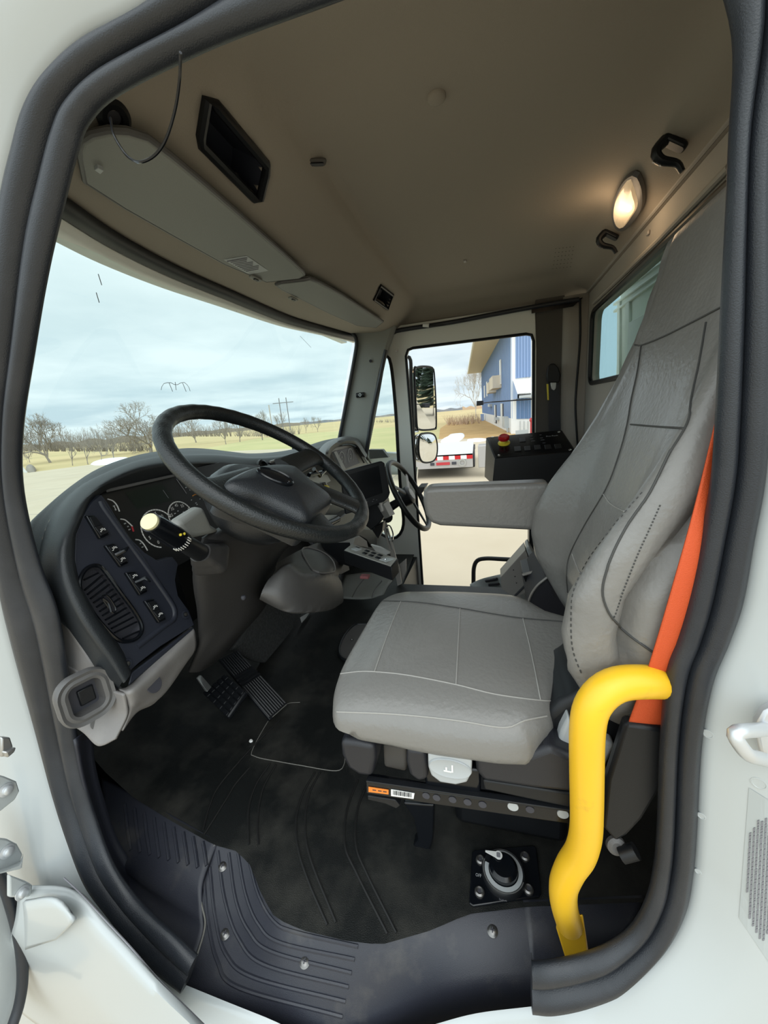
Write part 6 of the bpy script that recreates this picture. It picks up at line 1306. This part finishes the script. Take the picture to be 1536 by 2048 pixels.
for px0, px1, pt, pb, mt in ((1013, 1018, 832, 856, 'panel_grey'), (995, 999, 834, 840, 'panel_grey'), (981, 985, 808, 813, 'light_grey')):
    (s0, z1_), (s1, z0_) = along(px0, pt), along(px1, pb); wq(min(s0, s1), max(s0, s1), z0_, z1_, mt, 'wall_fitting', .35, .35)
(s0, z1_), (s1, z0_) = along(1018, 856), along(1019, 872); wq(min(s0, s1), max(s0, s1), z0_, z1_, 'panel_grey', 'conduit', .2, .1)
# eave
on = -th_.normalized()
e0 = wallpt(-.03, EAVE); e1 = wallpt(1.0, EAVE)
EV = 2.3
b = MB(); b.hexa([e0, e1, e1+on*EV, e0+on*EV], [p+V((0, 0, .12)) for p in (e0, e1, e1+on*EV, e0+on*EV)]); b.build('soffit', 'soffit', bd, smooth=0)
b = MB(); b.hexa([e0+on*EV, e1+on*EV, e1+on*(EV+.15), e0+on*(EV+.15)], [p+V((0, 0, .42)) for p in (e0+on*EV, e1+on*EV, e1+on*(EV+.15), e0+on*(EV+.15))]); b.build('fascia', 'white_metal', bd, smooth=0)
b = MB(); b.hexa([e0+on*EV+V((0, 0, .4)), e1+on*EV+V((0, 0, .4)), e1-on*9+V((0, 0, 3.2)), e0-on*9+V((0, 0, 3.2))], [p+V((0, 0, .1)) for p in (e0+on*EV+V((0, 0, .4)), e1+on*EV+V((0, 0, .4)), e1-on*9+V((0, 0, 3.2)), e0-on*9+V((0, 0, 3.2)))]); b.build('roof', 'panel_grey', bd, smooth=0)
# end wall facing the truck, also seen through the cab rear window
def ep(px, x, th, mt, nm): b = MB(); b.prism([at(*q, x=x) for q in px], (th, 0, 0)); return b.build(nm, mt, bd, smooth=0)
ep([(1022, 600), (1245, 560), (1245, 880), (1022, 872)], N0, .3, 'white_metal', 'end_wall')
ep([(1197, 560), (1240, 560), (1240, 830), (1197, 830)], N0-.05, .1, 'pale_blue', 'end_blue_panel')
ep([(1031, 640), (1062, 640), (1062, 753), (1031, 757)], N0-.05, .1, 'blue_metal_light', 'end_blue_panel')
for k in range(5): ep([(1034+6*k, 640), (1035+6*k, 640), (1035+6*k, 755), (1034+6*k, 755)], N0-.1, .08, 'blue_metal', 'panel_rib')
ep([(1033, 796), (1062, 796), (1062, 837), (1033, 838)], N0-.05, .1, 'blue_metal', 'lower_blue_panel')
for k in range(3): ep([(1040+8*k, 796), (1041+8*k, 796), (1041+8*k, 838), (1040+8*k, 838)], N0-.1, .08, 'blue_metal_light', 'panel_rib')
for k in range(3): ep([(1040+8*k, 842), (1040.7+8*k, 842), (1040.7+8*k, 866), (1040+8*k, 866)], N0-.1, .08, 'light_grey', 'base_rib')
aw = [at(1026, 761, x=N0-.05), at(1090, 752, x=N0-.05), at(1090, 782, x=N0-1.6), at(1035, 788, x=N0-1.6)]
b = MB(); b.hexa(aw, [p-V((0, 0, .12)) for p in aw]); b.build('awning_roof', 'white_metal', bd, smooth=0)
ep([(1035, 788), (1090, 782), (1090, 791), (1035, 797)], N0-1.6, .1, 'light_grey', 'awning_fascia')
b = MB(); b.hexa([aw[0], aw[3], at(1035, 797, x=N0-1.6), at(1026, 799, x=N0-.05)], [p+V((0, -.1, 0)) for p in (aw[0], aw[3], at(1035, 797, x=N0-1.6), at(1026, 799, x=N0-.05))]); b.build('awning_side', 'blue_metal_light', bd, smooth=0)
b = MB(); c = at(1065, 853, x=N0-2); b.cyl(c+V((0, 0, -1.1)), c+V((0, 0, .3)), .16, n=8); b.ball(c+V((0, 0, .45)), .22, 8); tag(b.build('fire_hydrant', 'marking_red'), 'red and white post by the blue building seen in the far door window', 'post')
b = MB(); b.hexa([at(*q, x=N0-2.2) for q in ((1031, 861), (1056, 859), (1056, 869), (1031, 870))], [at(*q, x=N0-2.0) for q in ((1031, 861), (1056, 859), (1056, 869), (1031, 870))]); tag(b.build('bench', 'light_grey'), 'small grey bench against the end wall of the blue building', 'bench')
b = MB(); b.hexa([at(*q, x=66) for q in ((961, 828), (968, 828), (968, 850), (961, 850))], [at(*q, x=67) for q in ((961, 828), (968, 828), (968, 850), (961, 850))]); tag(b.build('blue_shed', 'blue_metal_light', smooth=0), 'pale blue door panel at the far corner of the blue building', 'shed')
b = MB(); b.hexa([at(*q, x=2.6) for q in ((953, 802), (967, 801), (967, 810), (953, 812))], [at(*q, x=2.65) for q in ((953, 802), (967, 801), (967, 810), (953, 812))]); hc = tag(b.build('side_camera', 'ink', bevel=.004), 'small black box on a stalk outside the far door', 'camera')
b = MB(); b.tube([at(966, 806, x=2.6), at(985, 804, x=2.4)], .004, 6); b.build('stalk', 'ink', hc)
b = MB(); b.tube([at(985, 804, x=2.4), V((2.2, -.26, 1.02))], .004, 6); b.build('stalk', 'ink', hc)
# ---- flat trailer
tr = thing('flat_trailer', 'flat silver equipment trailer with red and white reflective tape', 'trailer', at(900, 950, x=12.2))
def TX(px, py, x): return at(px, py, x=x)
XT = 12.2
q = [TX(820, 919, XT), TX(945, 903, XT)]; zt = (q[0].z+q[1].z)/2
L0, L1 = V((XT, q[0].y+.6, zt)), V((XT, q[1].y, zt))
b = MB(); b.hexa([L0, L1, L1+V((5.2, .2, 0)), L0+V((5.2, .2, 0))], [p-V((0, 0, .1)) for p in (L0, L1, L1+V((5.2, .2, 0)), L0+V((5.2, .2, 0)))]); b.build('deck', 'trailer_deck', tr, smooth=0)
b = MB(); b.hexa([L0, L1, L1-V((0, 0, .42)), L0-V((0, 0, .42))], [p+V((.1, 0, 0)) for p in (L0, L1, L1-V((0, 0, .42)), L0-V((0, 0, .42)))]); b.build('rear_beam', 'trailer_metal', tr, smooth=0)
n_ = 14
for k in range(n_):
    a_ = L0.lerp(L1, k/n_); c_ = L0.lerp(L1, (k+1)/n_); o = V((-.012, 0, 0)); b = MB(); b.hexa([a_+o-V((0, 0, .03)), c_+o-V((0, 0, .03)), c_+o-V((0, 0, .15)), a_+o-V((0, 0, .15))], [p+V((.01, 0, 0)) for p in (a_+o-V((0, 0, .03)), c_+o-V((0, 0, .03)), c_+o-V((0, 0, .15)), a_+o-V((0, 0, .15)))]); b.build('reflective_tape', 'red_plastic' if k % 2 else 'label_white', tr, smooth=0)
for px0, px1, mt in ((861, 869, 'ink'), (904, 913, 'ink'), (873, 900, 'marking_red')):
    s0 = TX(px0, 935, XT-.02); s1 = TX(px1, 935, XT-.02); b = MB(); b.box(V((XT-.02, (s0.y+s1.y)/2, zt-.27)), (.03, abs(s0.y-s1.y), .09)); b.build('lamp' if mt != 'ink' else 'slot', mt, tr, smooth=0)
f = Fr(V((XT-.02, TX(925, 932, XT).y, zt-.26)), (0, 1, 0), n=(-1, 0, 0)); b = MB(); b.arc(f, .10, 0, 360, .05, h=.03); b.build('tow_ring', 'steel', tr)
for dy in (.5, 3.2): 
    b = MB(); b.cyl(V((XT+2.5, L1.y+dy*0+(.05 if dy < 1 else (L0.y-L1.y)-.2), GZ+.38)), V((XT+2.5, L1.y+(.3 if dy < 1 else (L0.y-L1.y)+.05), GZ+.38)), .38, n=24); b.build('wheel', 'ink', tr)
b = MB(); b.box(V((XT+.25, L1.y-.35, zt-.1)), (.7, .35, .7)); b.build('corner_post', 'trailer_metal', tr, bevel=.02)
b = MB(); b.box(V((XT+.6, L1.y-.55, zt+.0)), (.8, .3, .5)); b.build('toolbox', 'frame_white', tr, bevel=.02)
b = MB(); b.box(V((XT+2.6, (L0.y+L1.y)/2, zt-.25)), (5.0, .9*(L0.y-L1.y), .2)); b.build('chassis', 'ink', tr)
# hood corner of the truck in the vent window
b = MB(); b.patch([[at(735, 902, x=2.28), at(765, 903, x=2.4), at(805, 905, x=2.6)], [at(735, 915, x=2.28), at(760, 912, x=2.4), at(800, 916, x=2.6)], [at(730, 950, x=2.28), at(765, 950, x=2.4), at(800, 950, x=2.5)]], 12, 8)
hood_ = thing('truck_fender', 'white front fender of the truck seen through the vent window', 'fender', at(765, 950, x=2.3)); b.build('panel', 'white_paint', hood_, solid=.02)
b = MB(); b.prism([at(*q, x=2.26) for q in ((737, 899), (765, 899), (777, 915), (740, 918))], (.05, 0, 0)); b.build('air_intake', 'mid_grey_plastic', hood_, bevel=.004)
b = MB(); b.tube([at(585, 897, y=1.33), at(615, 893, y=1.33), at(652, 889, y=1.33)], .006, 6); tag(b.build('wiper_arm', 'ink'), 'thin black wiper lying at the foot of the windscreen', 'wiper')

mat('evergreen', (0.035, 0.06, 0.035), 0.9)
# trees standing behind the truck
def conifer(x, y, h, r, seed, label):
    rg_ = random.Random(seed); t = thing('evergreen_tree', label, 'tree', V((x, y, GZ)), 'evergreens behind the truck'); b = MB(); b.cyl(V((x, y, GZ-.2)), V((x, y, GZ+h)), .22, .03, n=8); b.build('trunk', 'bark', t)
    b = MB()
    for k in range(800):
        s = (k/800)**.8; z = GZ+.1*h+s*.88*h; rr2 = r*(1-s)*rg_.uniform(.6, 1.05)+.1; a = rg_.uniform(0, 6.283); p = V((x, y, z)); q = p+V((math.cos(a)*rr2, math.sin(a)*rr2, -.18*rr2)); b.tube([p, p.lerp(q, .6), q], [.05, .13, .01], 4, flat=.6)
    b.build('foliage', 'evergreen', t, smooth=0)

for k, (x, y, h, r) in enumerate(((4.5, -24, 9, 2.6), (9.5, -27, 10, 2.8), (1.5, -30, 11, 3.0), (15, -29, 9, 2.6))): conifer(x, y, h, r, k, 'dark evergreen tree standing behind the truck, seen in the door mirrors')
